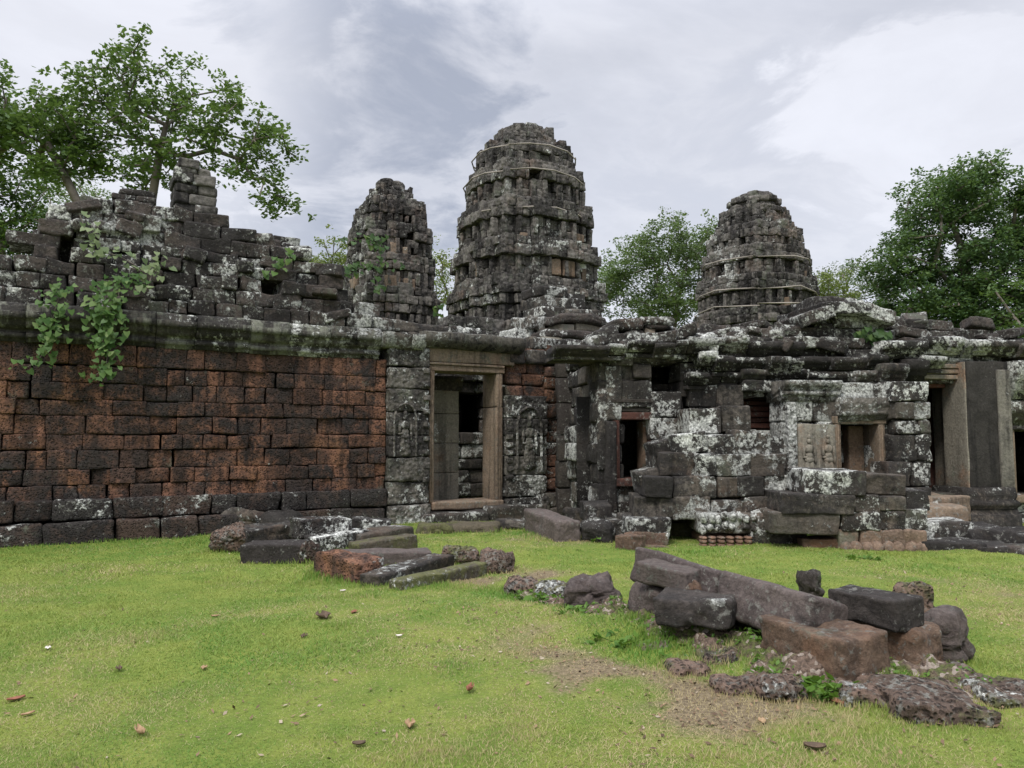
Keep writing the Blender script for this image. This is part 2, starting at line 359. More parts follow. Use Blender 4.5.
# ------------------------------------------------------------ ground
def patch(x, y):          # 0..1 how bare and dry the lawn is at a place (worn strip beside the fallen blocks, trodden spots)
    p = np.stack([x, y, x*0], 1); n = fbm(p*.9, 21, 4)*.5; n2 = fbm(p*2.7, 22, 3)
    def bl(cx, cy, rx, ry, a=0.):
        c, s = math.cos(a), math.sin(a); dx, dy = x-cx, y-cy; return np.exp(-(((dx*c+dy*s)/rx)**2+((-dx*s+dy*c)/ry)**2))
    f = .68*bl(.70, 5.1, 2.1, .85, R(-48))+.12*bl(1.3, 3.9, 1.3, .7)+.36*bl(2.6, 4.0, 1.5, .7, R(-30))+.7*bl(4.9, 6.6, .9, 1.6)+.6*bl(5.6, 5.5, 1.2, .8)+.75*bl(-.1, 9.0, 1.1, .7)+.45*bl(.6, 11.6, 1.6, .7)+.5*bl(2., 8.6, 2.6, .4)
    f = f+.32*bl(-1.2, 4.2, 1.2, .6)+.25*bl(-3.2, 5.2, 1.5, .8)+.35*bl(3.3, 4.6, 1.2, .4)
    return np.clip(f*(.85+.5*n2)+.42*n, 0, 1)
def gh(x, y):             # height of the lawn
    p = np.stack([x, y, x*0], 1)
    return .035*fbm(p*.35, 31, 3)+.012*fbm(p*1.7, 33, 2)+.10*np.exp(-(((x-1.55)*.8)**2/1.7+((y-5.75+.75*(x-1.55))**2)/.22))
xs = np.concatenate([np.linspace(-400, -20, 12)[:-1], np.linspace(-20, -9, 12)[:-1], np.linspace(-9, 10, 150), np.linspace(10, 22, 14)[1:], np.linspace(22, 400, 12)[1:]])
ys = np.concatenate([np.linspace(-60, -2, 8)[:-1], np.linspace(-2, 2, 10)[:-1], np.linspace(2, 17, 130), np.linspace(17, 40, 12)[1:], np.linspace(40, 900, 12)[1:]])
X, Y = np.meshgrid(xs, ys); nx = len(xs); k = np.arange(nx*len(ys)).reshape(len(ys), nx)
gx, gy = X.ravel(), Y.ravel(); near = np.clip(1-(np.hypot(gx, gy-8)-14)/8, 0, 1)
m = MB(); pt_ = patch(gx, gy)
m.add(np.stack([gx, gy, gh(gx, gy)*near], 1), np.stack([k[:-1, :-1], k[:-1, 1:], k[1:, 1:], k[1:, :-1]], 2).reshape(-1, 4), None, np.stack([pt_, pt_*0+.5, pt_*0+.5], 1))
mg, g = mat('lawn_soil'); P_ = g.n('ShaderNodeNewGeometry').outputs['Position']
at = g.n('ShaderNodeSeparateColor', {0: g.n('ShaderNodeAttribute', attribute_name='tone').outputs[0]}).outputs[0]
n1 = g.noise(P_, 2.2, 6, .6); n3 = g.noise(P_, 38, 6, .7)
gc = g.mix(g.step(n1, .35, .65), (.12, .18, .026), (.20, .235, .045)); gc = g.mix(g.step(n3, .3, .7), g.mix(.5, gc, (.05, .07, .012)), gc)
so_ = g.mix(g.step(n3, .3, .7), (.085, .065, .04), (.24, .19, .115))
finish(g, g.mix(g.step(g.m('ADD', at, g.m('MULTIPLY', g.m('SUBTRACT', n3, .5), .7)), .42, .8), gc, so_), .95, n3, .8, .02)
m.build('ground', mg, loc=(0, 0, 0), kind='structure')
def gz(x, y): return float(gh(np.array([x]), np.array([y]))[0])
# ------------------------------------------------------------ left: the laterite enclosure wall and its corbelled sandstone roof
W = Frame(28.9, 13.39)
uL, uE = W.uv(-260, 430)[0], W.uv(386, 430)[0]
wall = thing('laterite_wall', 'long red-brown laterite wall under a streaked grey stone cornice and ruined black roof', 'wall', W.pt((uL+uE)/2, 0, 0))
m = MB(); courses(m, W, uL, uE, .60, 3.06, .268, (.26, .58), .5, jit=.016, amp=.018, n=8, bev=.019, tilt=.008, gap=.0012, chip=.026)
box(m, W.pt((uL+uE)/2, -.75, 1.6), ((uE-uL)/2-.02, .4, 1.55), W.rot(), (.4, .3, .9)); m.build('laterite_courses', LAT, wall)
m = MB(); courses(m, W, uL, uE-.05, -.08, .33, .40, (.45, .95), .6, out=lambda z: .30, jit=.05, amp=.025, n=5, bev=.04, tilt=.02)
courses(m, W, uL, uE, .33, .66, .33, (.4, .8), .5, out=lambda z: .13, jit=.03, amp=.02, n=5, bev=.03); m.build('plinth', LATD, wall)
z = 3.04
cp = [(-.5, z), (.03, z), (.03, z+.06), (.075, z+.065), (.075, z+.13), (.04, z+.14), (.045, z+.19), (.10, z+.20), (.16, z+.26), (.17, z+.33), (.22, z+.34), (.23, z+.43), (.17, z+.45), (.17, z+.51), (.10, z+.57), (-.5, z+.60)]
m = MB(); mould(m, W, uL, uE-.15, cp, .75, .014, 7, .025); m.build('cornice', CORN, wall)
top = prof(W, [(-300, 258), (0, 262), (25, 258), (41, 232), (44, 209), (110, 207), (140, 214), (218, 220), (226, 232), (245, 238), (309, 242), (313, 268), (325, 272), (340, 300), (375, 322), (392, 330)], -.75)
m = MB(); courses(m, W, uL, uE+.1, 3.60, 6.2, .225, (.26, .58), .75, out=lambda z: .06-.30*(z-3.6), top=top, jit=.05, amp=.035, n=7, bev=.022, tilt=.014, miss=.012, gap=.002,
                  opens=[(*W.rect(60, 238, 71, 262, -.5)[:2], W.uv(65, 262, -.5)[1], W.uv(65, 238, -.5)[1])])
for i in range(26):       # inner fill of the corbelled vault, so no sky shows through the joints
    uu = uL+(uE-uL)*(i+.5)/26; t_ = top(uu)-.35
    if t_ > 3.7: box(m, W.pt(uu, -1.2, (3.3+t_)/2), ((uE-uL)/52, .42, (t_-3.3)/2), W.rot(), (.3, .3, .9))
m.build('roof_courses', ROOF, wall)
# coping stones lying along the broken ridge
m = MB()
for (a, b, y0, y1) in ((44, 76, 209, 222), (76, 112, 208, 222), (112, 150, 213, 226), (148, 182, 216, 229), (182, 222, 221, 234), (222, 250, 233, 246), (250, 282, 238, 251), (282, 312, 243, 256)):
    r = W.rect(a, y0, b, y1, -.55); slab(m, W, r, -.55+random.gauss(0, .03), .7, .06, 6, .03, random.gauss(0, .02))
for _ in range(16):      # tumbled stones left lying on the broken roof
    uu = random.uniform(uL+2, uE); zz = top(uu)-random.uniform(.0, .9)
    if zz < 3.75: continue
    oo = .10-.30*(zz-3.6); h = np.array([random.uniform(.1, .28), random.uniform(.1, .2), random.uniform(.06, .13)])
    blocks(m, [W.pt(uu, oo-.06, zz)], [h], W.rot()@rotz(random.gauss(0, .4))@roty(random.gauss(0, .25))@rotx(random.gauss(0, .2)), .03, 7, .04)
m.build('ridge_stones', ROOF, wall)
def stub(name, label, rows, out, material, depth):
    t = thing(name, label, 'turret', W.pt(W.uv((rows[0][0]+rows[0][2])/2, rows[0][3], out)[0], out-depth/2, W.uv(rows[0][0], rows[0][3], out)[1]))
    for nm, rr in (('base', rows[:2]), ('shaft', rows[2:-1]), ('cap', rows[-1:])):
        m = MB()
        for (x0, y0, x1, y1) in rr:
            a, b, c, d = W.rect(x0, y0, x1, y1, out); courses(m, W, a, b, c-.01, d, d-c+.02, (.24, .42), depth, out=lambda z: out+random.uniform(-.02, .02), jit=.02, amp=.02, n=5, bev=.035, tilt=.02)
            box(m, W.pt((a+b)/2, out-depth/2, (c+d)/2), ((b-a)/2-.06, depth/2-.06, (d-c)/2), W.rot())
        m.build(nm, material, t)
stub('stone_turret', 'tall broken grey stone turret standing on top of the laterite wall', [(176, 212, 220, 226), (174, 203, 219, 213), (174, 193, 218, 204), (174, 184, 218, 194), (172, 174, 217, 185), (175, 166, 211, 175), (177, 158, 199, 167)], -1.15, TOWER, .75)
stub('stone_turret', 'low layered black stump on the wall top beside the taller turret', [(112, 205, 158, 216), (113, 200, 156, 206), (111, 195, 157, 201), (118, 189, 156, 196)], -1.0, ROOF, .7)
# ------------------------------------------------------------ doorway in the wall
gate = thing('temple_doorway', 'tall sandstone doorway with plain beige jambs between two lichen-white carved panels', 'doorway', W.pt(W.uv(460, 505)[0], 0, 0))
def devata(F, u, z0, h, out, parent, material, arch=True):
    """a small standing figure carved in low relief, with its arched niche band"""
    m = MB(); r = F.rot(); s = h
    def e(du, dz, a, b, c, n=6): ellips(m, F.pt(u+du*s, out, z0+dz*s), (a*s, b*s, c*s), r, n, .06)
    e(0, .90, .055, .05, .07); e(0, 1.0, .045, .04, .06); e(0, .72, .105, .055, .11); e(0, .56, .085, .05, .09); e(0, .46, .12, .06, .08)
    e(-.05, .25, .07, .05, .24); e(.05, .25, .07, .05, .24); e(0, .10, .15, .035, .10); e(-.14, .66, .035, .04, .13); e(.14, .66, .035, .04, .13); e(.15, .48, .03, .04, .11); e(-.10, .52, .07, .04, .03)
    m.build('carved_figure', material, parent)
    if not arch: return
    m = MB(); pts = [F.pt(u+.27*s*math.cos(a)*(1 if math.sin(a) > 0 else 1), out+.01, z0+(.86+.36*math.sin(a))*s) for a in np.linspace(math.pi, 0, 13)]
    pts = [F.pt(u-.27*s, out+.01, z0)]+pts+[F.pt(u+.27*s, out+.01, z0)]; tube(m, pts, .028*s, 6); m.build('niche_arch', material, parent)
ZD = W.uv(460, 501)[1]; ZT = W.uv(460, 372)[1]
for nm, x0, x1, y0, y1, fig in (('carved_panel', 386, 427, 347, 512, (405, 456)), ('carved_panel', 503, 544, 396, 516, (529, 470))):
    m = MB(); a, b, c, d = W.rect(x0, y0, x1, y1); c = -.05
    courses(m, W, a, b, c, d, .40, (b-a, b-a+.1), .6, out=lambda z: .15 if z > .55 else .24, jit=.015, amp=.014, n=8, bev=.025, freq=3)
    for i in range(9):       # banded edge mouldings beside the figure
        zz_ = .75+(d-1.0)*i/9; slab(m, W, (b-.14, b-.01, zz_, zz_+.10), .185, .1, .015, 4, .006) if nm and x0 < 450 else slab(m, W, (a+.01, a+.14, zz_, zz_+.10), .185, .1, .015, 4, .006)
    p = m.build(nm, SANDP, gate)
    fz = W.uv(fig[0], fig[1])[1]; devata(W, W.uv(fig[0], 430, .15)[0], fz, .80 if x0 < 450 else 1.05, .165, p, SANDP)
a, b, c, d = W.rect(386, 333, 424, 348, .25); m = MB(); mould(m, W, a-.05, b+.05, [(-.4, c), (.16, c), (.24, c+.08), (.26, c+.2), (.3, d), (-.4, d+.05)], .5, .03); m.build('panel_capital', SANDW, gate)
uj0, uj1 = W.uv(433, 430)[0], W.uv(497, 430)[0]
for nm, a, b, dep, o in (('jamb', uj0-.10, uj0, .30, .06), ('jamb', uj1-.04, uj1+.10, .62, .05)):
    m = MB(); zc = ZD+.0; slab(m, W, (a, b, zc-.02, ZD+(ZT-ZD)*.73), o, dep, .012, 6, .004); slab(m, W, (a, b, ZD+(ZT-ZD)*.735, ZT+.0), o+.004, dep, .012, 6, .004)
    for q in (.25, .6): slab(m, W, (a+(b-a)*q-.012, a+(b-a)*q+.012, zc, ZT), o+.014, .03, .006, 4, .001)
    m.build(nm, BEIGE, gate)
m = MB(); slab(m, W, (uj0-.16, uj1+.14, ZT, ZT+.11), .075, .6, .012, 8, .005); slab(m, W, (uj0-.14, uj1+.12, ZT+.112, ZT+.16), .11, .6, .012, 6, .004)
slab(m, W, (uj0-.14, uj1+.36, ZT+.165, ZT+.46), .09, .6, .02, 10, .010); m.build('lintel', BEIGE, gate)
m = MB(); a, b, c, d = W.rect(424, 334, 524, 350, .2); mould(m, W, a, b, [(-.5, c), (.12, c), (.2, c+.03), (.30, c+.12), (.32, d-.04), (.24, d), (-.5, d+.04)], 2.4, .02, 14); m.build('cornice_slab', CORN, gate)
m = MB(); slab(m, W, (uj0-.05, uj1+.1, ZD-.16, ZD), .10, .7, .03, 8, .015); m.build('threshold', BEIGE, gate)
m = MB(); slab(m, W, (uj0-.35, W.uv(480, 500)[0], -.1, ZD-.17), .42, .7, .04, 8, .03); slab(m, W, (W.uv(481, 500)[0], W.uv(536, 500)[0], -.1, ZD-.10), .45, .8, .04, 8, .03)
m.build('doorstep', SAND, gate)
m = MB(); courses(m, W, W.uv(372, 330)[0], W.uv(520, 330)[0], 3.42, 4.2, .2, (.3, .7), .8, out=lambda z: .02-.5*(z-3.4), top=prof(W, [(370, 322), (400, 318), (430, 324), (478, 330), (490, 335), (522, 342)], -.2), jit=.07, amp=.04, n=6, bev=.05, tilt=.05)
m.build('rubble_coping', SANDW, gate)
# laterite stretch right of the doorway, turning the corner into the gallery
uR0, uR1 = W.uv(511, 430)[0], W.uv(592, 430)[0]
sec = thing('laterite_wall', 'short dark lichen-speckled laterite wall right of the beige doorway', 'wall', W.pt((uR0+uR1)/2, 0, 0))
tp = prof(W, [(500, 345), (512, 352), (545, 342), (595, 346)])
m = MB(); courses(m, W, W.uv(545, 430)[0], uR1+.3, -.1, 4.1, .27, (.3, .55), .5, top=tp, jit=.02, amp=.02, n=5, bev=.03)
courses(m, W, uR0-.1, W.uv(545, 430)[0], W.uv(520, 398)[1], 4.1, .27, (.3, .5), .5, top=tp, jit=.02, amp=.02, n=5, bev=.03)
m.build('laterite_courses', stone('stained_laterite', (.17, .085, .052), (.075, .045, .035), .62, .62, .3, .6, pit=.9, rust=.4), sec)
m = MB(); courses(m, W, uR0+.5, uR1+.2, -.1, .45, .3, (.4, .8), .6, out=lambda z: .2, jit=.03, amp=.02, n=5, bev=.03); m.build('plinth', SANDW, sec)
m = MB(); courses(m, W, uR0-.1, uR1+.2, 3.1, 3.95, .28, (.35, .8), .6, out=lambda z: .08, top=lambda u: tp(u)+.1, jit=.05, amp=.03, n=5, bev=.04); m.build('coping', SANDW, sec)
# the court seen through the doorway
inn = thing('inner_wall', 'dim grey courtyard wall with a black window seen through the beige doorway', 'wall', W.pt(W.uv(468, 430, -2.6)[0], -2.6, 0))
iw = W.rect(456, 391, 486, 436, -2.6)
m = MB(); courses(m, W, W.uv(380, 430, -2.6)[0], W.uv(570, 430, -2.6)[0], -.1, 3.9, .30, (.35, .8), .5, out=lambda z: -2.6, opens=[iw], jit=.05, amp=.02, n=5, bev=.03); m.build('courses', SANDW, inn)
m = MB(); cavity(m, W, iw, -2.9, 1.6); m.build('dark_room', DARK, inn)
pil = thing('stone_pillar', 'pale weathered pillar with rusty foot standing just inside the doorway', 'pillar', W.pt(W.uv(446, 490, -.9)[0], -1.1, 0))
a, b, c, d = W.rect(426, 377, 459, 500, -.9)
m = MB()
for i, (f0, f1) in enumerate(((0, .22), (.22, .46), (.46, .70), (.70, .90))): slab(m, W, (a, b, c-.3 if i == 0 else c+(d-c)*f0, c+(d-c)*f1-.006), -.9, .45, .015, 7, .006)
m.build('shaft', PALE, pil)
m = MB(); mould(m, W, a-.06, b+.06, [(-1.4, d-.28), (-.9, d-.28), (-.86, d-.25), (-.88, d-.2), (-.84, d-.16), (-.84, d-.1), (-.8, d-.06), (-.8, d+.02), (-1.4, d+.02)], 2, .006); m.build('capital', SANDW, pil)
# ------------------------------------------------------------ towers (square redented plan, turned like the enclosure)
def tower(label, px, Yc, tiers, seed, material, basez=0., cap=None, cables=(), hb=.34, bare=None):
    random.seed(seed); c0 = P(px, 300, Yc); cx, cy = c0[0], c0[1]; sc = Yc/750.
    t = thing('temple_tower', label, 'tower', (cx, cy, 0)); A = R(28.9)
    def zof(py): return P(px, py, Yc)[2]
    def facef(kk): a = A+kk*math.pi/2; return np.array([math.cos(a), math.sin(a), 0]), np.array([math.sin(a), -math.cos(a), 0])
    KW = (math.cos(A)+math.sin(A))*.84         # silhouette half width per unit r
    for ti, (yb, yt, wb, wt) in enumerate(tiers):
        zb, zt = zof(yb), zof(yt); rb, rt = wb*sc/KW, wt*sc/KW; m = MB(); Cn = []; H = []; Ro = []
        nrow = max(3, round((zt-zb)/hb)); rowh = (zt-zb)/nrow
        for k in range(nrow):
            f = k/(nrow-1); z = zb+rowh*(k+.5); r = rb+(rt-rb)*f
            kind = 'base' if k == 0 else ('corn' if k >= nrow-(2 if nrow > 4 else 1) else 'body')
            rr = r*(1.02 if kind == 'base' else (.945 if kind == 'body' else (1.03 if k == nrow-1 else 1.0)))
            for kk in range(4):
                U, N = facef(kk); rm = np.stack([U, -N, np.array([0, 0, 1.])], 1)
                for (a, b, q) in ((-.40, .40, 1.), (-.63, -.40, .91), (.40, .63, .91), (-.83, -.63, .82), (.63, .83, .82)):
                    u = a*rr; e_ = b*rr
                    while u < e_-.02:
                        v = min(u+random.uniform(.2, .5), e_)
                        if e_-v < .14: v = e_
                        if random.random() > .03:
                            o = q*rr+random.gauss(0, .024)-(.06*r if kind == 'body' and abs(u+v) < .25*rr else 0); dd = min(.55, rr*.5)
                            Cn.append((cx, cy, z)+U*(u+v)/2+N*(o-dd/2)); H.append(((v-u)/2-.006, dd/2, rowh/2*random.uniform(.93, 1.02))); Ro.append(rm@rotz(random.gauss(0, .02))@roty(random.gauss(0, .015)))
                        u = v
                if kind == 'corn' and k == nrow-1:      # antefixes and the little gable in the middle of each side
                    for (uu, oo, hw, hh) in ((0, .97, .17*r, .34), (-.52, .9, .09*r, .26), (.52, .9, .09*r, .26), (.76, .78, .09*r, .34), (-.76, .78, .09*r, .34)):
                        if random.random() < .55:
                            hh *= random.uniform(.6, 1.25); Cn.append((cx, cy, z+rowh/2+hh*.5)+U*uu*rr+N*(oo*rr-.2)); H.append((hw, .18, hh*.62)); Ro.append(rm@roty(random.gauss(0, .05)))
        zb_, zt_ = zb+rowh, zt-rowh*(2 if nrow > 4 else 1); rr = (rb+rt)/2*.96
        if zt_-zb_ > .2:
            for kk in range(4):
                U, N = facef(kk); rm = np.stack([U, -N, np.array([0, 0, 1.])], 1)
                for (a, q) in ((-.36, 1.), (.36, 1.), (-.60, .91), (.60, .91), (-.80, .82), (.80, .82), (-.15, 1.02), (.15, 1.02)):
                    if random.random() < .85: Cn.append((cx, cy, (zb_+zt_)/2)+U*a*rr+N*(q*rr-.075)); H.append((.065*random.uniform(.8, 1.3), .12, (zt_-zb_)/2*random.uniform(.7, 1.))); Ro.append(rm@roty(random.gauss(0, .03)))
        n_ = len(Cn); blocks(m, np.array(Cn), np.array(H), np.array(Ro), .022*rng.uniform(.6, 1.5, n_), 5, .028, 2.6, None, 3, chip=.04)
        rc = min(rb, rt)*.70; box(m, (cx, cy, (zb+zt)/2), (rc, rc, (zt-zb)/2+.05), rotz(A), (.3, .3, .9)); rc *= .0
        m.build('tier', material, t)
        if bare and ti in bare:                    # stones whose dark skin has fallen away
            for (kk, u0, u1, f0, f1) in bare[ti]:
                m = MB()
                U, N = facef(kk); rm = np.stack([U, -N, np.array([0, 0, 1.])], 1); r = (rb+rt)/2*.93; q = 1. if abs(u0+u1) < .8 else .91
                blocks(m, [(cx, cy, zb+(zt-zb)*(f0+f1)/2)+U*r*(u0+u1)/2+N*(r*q-.14)], [(r*(u1-u0)/2, .24, (zt-zb)*(f1-f0)/2)], rm, .03, 6, .02)
                m.build('bare_stone', PALEO, t)
    zb, rb = zof(tiers[0][0]), tiers[0][2]*sc/KW; m = MB()
    for kk in range(4):
        U, N = facef(kk); fr = Frame(0, 0); fr.U, fr.N = U, N; fr.d = -float(N@np.array([cx, cy, 0]))-rb*.97; uc = float(U@np.array([cx, cy, 0]))
        courses(m, fr, uc-rb*.95, uc+rb*.95, -.1, zb+.05, .5, (.6, 1.1), .5, jit=.03, n=4)
    m.build('base', material, t)
    if cap:
        m = MB(); Cn = []; H = []; Ro = []
        for (yb, yt, wb) in cap:
            z0, z1 = zof(yb), zof(yt); r = wb*sc; k = max(7, int(2*math.pi*r/.45)); ph = random.random()
            for i in range(k):
                a = (i+ph)*2*math.pi/k; rm = rotz(a+math.pi/2); dd = r*.6
                Cn.append((cx+math.cos(a)*(r-dd/2), cy+math.sin(a)*(r-dd/2), (z0+z1)/2+random.gauss(0, .02))); H.append((math.pi*r/k*1.02, dd/2, (z1-z0)/2)); Ro.append(rm)
            box(m, (cx, cy, (z0+z1)/2), (r*.6, r*.6, (z1-z0)/2), rotz(A), (.3, .3, .9))
        blocks(m, np.array(Cn), np.array(H), np.array(Ro), .06, 5, .05, 1.8, None, 3); m.build('crown', material, t)
    for (py, w) in cables:                        # cables that hold the masonry together, sagging a little between corners
        z0 = zof(py); r = w*sc/KW*1.01; pts = []
        for kk in range(4):
            U, N = facef(kk)
            for a in (-.80, -.42, 0, .42, .80):
                q = {.80: .74, .42: .97, 0: 1.0}[abs(a)]; pts.append(np.array((cx, cy, z0))+U*a*(.96 if abs(a) > .7 else 1)*r+N*q*r+np.array([0, 0, random.gauss(0, .03)-.10*abs(math.sin(kk*2.1+a*2))]))
        m = MB(); tube(m, pts, .027, 5, closed=True); m.build('cable', CABLE, t)
    return t
PALEO = stone('bare_tower_stone', (.27, .20, .145), (.17, .13, .095), .34, .1, .12, .6, rust=.3)
tower('largest grey stone tower, in the middle, ringed by three pale cables', 524, 28,
      [(352, 298, 80, 80), (298, 262, 75, 76), (262, 224, 73, 69), (224, 188, 66, 61), (188, 158, 58, 49), (158, 143, 40, 32)], 5, TOWER,
      cap=[(145, 137, 27), (138, 131, 22)], cables=((224, 70), (188, 66), (162, 57)),
      bare={0: [(0, -.62, -.46, .05, .42), (0, -.25, -.1, .02, .4), (3, .0, .3, .05, .42), (0, -.10, .12, .05, .35)], 1: [(0, -.12, .06, .3, .72), (0, .10, .32, .3, .72), (0, .52, .62, .25, .6), (3, .3, .38, .3, .7)], 2: [(0, -.62, -.44, .02, .34), (0, .42, .62, .3, .5)]})
tower('smaller grey tower left of the largest, draped with green creepers', 389, 30,
      [(345, 302, 54, 52), (302, 270, 50, 48), (270, 240, 47, 45), (240, 214, 43, 38), (214, 196, 32, 24)], 9, TOWER,
      cap=[(199, 191, 18), (192, 183, 14)], bare={1: [(0, -.45, -.1, .15, .55), (0, .0, .3, .15, .5), (3, .1, .5, .2, .55)], 2: [(0, -.35, -.1, .1, .6), (0, .0, .2, .1, .5)]}, hb=.32)
tower('grey tower right of the largest, tapering to a round flat cap', 756, 32,
      [(352, 322, 60, 60), (322, 290, 58, 57), (290, 262, 56, 51), (262, 238, 50, 45), (238, 218, 42, 34)], 14, TOWER,
      cap=[(220, 213, 31), (214, 207, 23), (208, 202, 26), (203, 196, 19)], cables=((312, 64), (296, 62), (266, 56)),
      bare={1: [(0, -.4, -.1, .2, .5)], 2: [(0, .45, .62, .2, .5)]}, hb=.33)

# sloping broken roofs stepping down from the towers behind the doorway
lk = thing('ruined_roof', 'broken stone roof stepping down between the two left towers and the doorway', 'roof', W.pt(W.uv(450, 330, -6)[0], -7, 0)); m = MB()
LK = Frame(28.9, W.d+6.5)
tpk = prof(LK, [(320, 318), (345, 312), (392, 316), (420, 322), (452, 318), (478, 312), (500, 322), (560, 318), (640, 330), (660, 345)])
courses(m, LK, LK.uv(318, 340)[0], LK.uv(650, 340)[0], -.1, 6.4, .34, (.4, .9), .8, out=lambda z: -.35*max(0, z-3.6), top=tpk, jit=.05, amp=.03, n=5, bev=.025)
m.build('roof_courses', TOWER, lk)
# ------------------------------------------------------------ right: the sandstone gallery, its porch and doorway
GA = Frame(8, 12.66); random.seed(3)
gal = thing('temple_gallery', 'long black and white lichened sandstone gallery with collapsed roof on the right', 'building', GA.pt(GA.uv(800, 430)[0], 0, 0))
Rc = GA.rect
win1, voidA, voidB, blind, door = Rc(619, 421, 650, 477), Rc(652, 364, 680, 392), Rc(683, 392, 692, 414), Rc(744, 393, 783, 434), Rc(929, 380, 969, 492)
u0, u1 = GA.uv(597, 430)[0], GA.uv(1180, 430)[0]
wz = GA.uv(800, 348)[1]
m = MB(); courses(m, GA, u0, u1, -.1, wz, .31, (.3, .85), .6, opens=[win1, voidA, voidB, blind, (door[0], door[1], door[2]-.3, door[3]), Rc(1014, 430, 1062, 494)], jit=.03, amp=.022, n=8, bev=.014, tilt=.008, gap=.002)
for nm, rr in enumerate((Rc(585, 395, 622, 520), Rc(650, 395, 744, 520), Rc(783, 395, 928, 520), Rc(970, 360, 1010, 520), Rc(1064, 360, 1180, 520), Rc(585, 352, 744, 364))):
    box(m, GA.pt((rr[0]+rr[1])/2, -.62, (rr[2]+rr[3])/2), ((rr[1]-rr[0])/2, .04, (rr[3]-rr[2])/2), GA.rot(), (.3, .3, .9))
m.build('wall_courses', SANDW, gal)
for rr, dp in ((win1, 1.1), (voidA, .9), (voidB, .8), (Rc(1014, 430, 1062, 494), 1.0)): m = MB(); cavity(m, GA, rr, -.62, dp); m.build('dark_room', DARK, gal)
# side wall, from the gallery back to the laterite wall
SW = Frame(98, 0); p0 = GA.pt(u0, 0, 0); SW.d = -float(SW.N@p0); ua = float(SW.U@p0); SWN = SW.N
if SWN[0] > 0: SW = Frame(-82, 0); SW.d = -float(SW.N@p0); ua = float(SW.U@p0)
m = MB(); courses(m, SW, ua-3.6 if SW.U[1] < 0 else ua, ua if SW.U[1] < 0 else ua+3.6, -.1, wz, .40, (.45, .9), .5, jit=.04, amp=.025, n=5, bev=.04); m.build('return_wall', SANDW, gal)
# window with red stone frame
def framed(F, r, parent, material, wd=.11, out=.05, dep=.5, name='window'):
    m = MB(); a, b, c, d = r
    slab(m, F, (a-wd, a, c-.02, d+.02), out, dep, .012, 6, .004); slab(m, F, (b, b+wd, c-.02, d+.02), out, dep, .012, 6, .004)
    slab(m, F, (a-wd-.02, b+wd+.02, d+.022, d+wd+.03), out+.012, dep, .012, 6, .004); slab(m, F, (a-wd-.04, b+wd+.04, c-.16, c-.022), out+.03, dep, .015, 6, .006)
    for i in range(2): slab(m, F, (a-wd*.45+i*(b-a+wd*.9)-.015, a-wd*.45+i*(b-a+wd*.9)+.015, c, d), out+.02, .05, .006, 4, .002)
    return m.build(name, material, parent)
a, b, c, d = win1
wf = framed(GA, win1, gal, REDS, .12, .06, .6)
m = MB()
for i in range(3): slab(m, GA, (a-.16, b+.16, d+.165+i*.075, d+.23+i*.075), .05+.03*i, .3, .012, 6, .005)
m.build('window_cornice', DARK, gal)
m = MB(); slab(m, GA, (b-.07, b, c, d), -.15, .4, .01, 5, .003); m.build('inner_jamb', BROWN, wf)
# blind window with banded sill courses and a stone blind
a, b, c, d = blind; m = MB()
hh = (d-c)/7
for i in range(7): slab(m, GA, (a, b, c+hh*i, c+hh*(i+1)-.012), -.34+.07*(i % 2)-(.18 if i > 4 else 0), .3, .02, 6, .008)
m.build('blind_window', REDS, gal)
# long eaves slabs and cornice bands
m = MB()
for (x0, y0, x1, y1, o) in ((556, 341, 628, 353, .42), (628, 340, 690, 352, .45), (604, 354, 664, 364, .2), (690, 372, 744, 384, .28), (744, 368, 812, 380, .3), (700, 356, 770, 370, .2), (812, 371, 882, 382, .5),
                        (690, 336, 752, 352, .25), (752, 338, 806, 354, .3), (772, 356, 838, 370, .34), (838, 356, 890, 370, .4), (884, 340, 930, 358, .3), (884, 360, 932, 380, .45), (930, 338, 978, 356, .3), (978, 344, 1040, 358, .35), (925, 357, 970, 369, .3), (1012, 400, 1080, 425, .25), (1015, 360, 1090, 398, .3)):
    k = random.choice((1, 2, 2, 3)) if x1-x0 > 40 else 1; cuts = [x0]+sorted(random.uniform(x0+12, x1-12) for _ in range(k-1))+[x1]
    for i in range(len(cuts)-1):
        if cuts[i+1]-cuts[i] < 6: continue
        o2 = o+random.gauss(0, .08); dy = random.gauss(0, 1.2); ra = Rc(cuts[i], y0+dy+random.uniform(-1.5, 1.5), cuts[i+1]-.6, y1+dy, o2); hh = ra[3]-ra[2]; z_ = ra[2]
        mould(m, GA, ra[0], ra[1], [(-.45, z_), (o2-.14, z_), (o2-.13, z_+.2*hh), (o2-.07, z_+.24*hh), (o2-.07, z_+.45*hh), (o2-.01, z_+.52*hh), (o2, z_+.9*hh), (o2-.05, z_+hh), (-.45, z_+hh)], 1.0, .014, 8, .05)
        if random.random() < .55: slab(m, GA, (ra[0], ra[1], ra[2]-.075, ra[2]-.005), o2-.17, .8, .012, 7, .012, random.gauss(0, .01))
m.build('eaves_slabs', SANDW, gal)
framed(GA, Rc(1014, 430, 1062, 494), gal, BEIGE, .1, .05, .5)
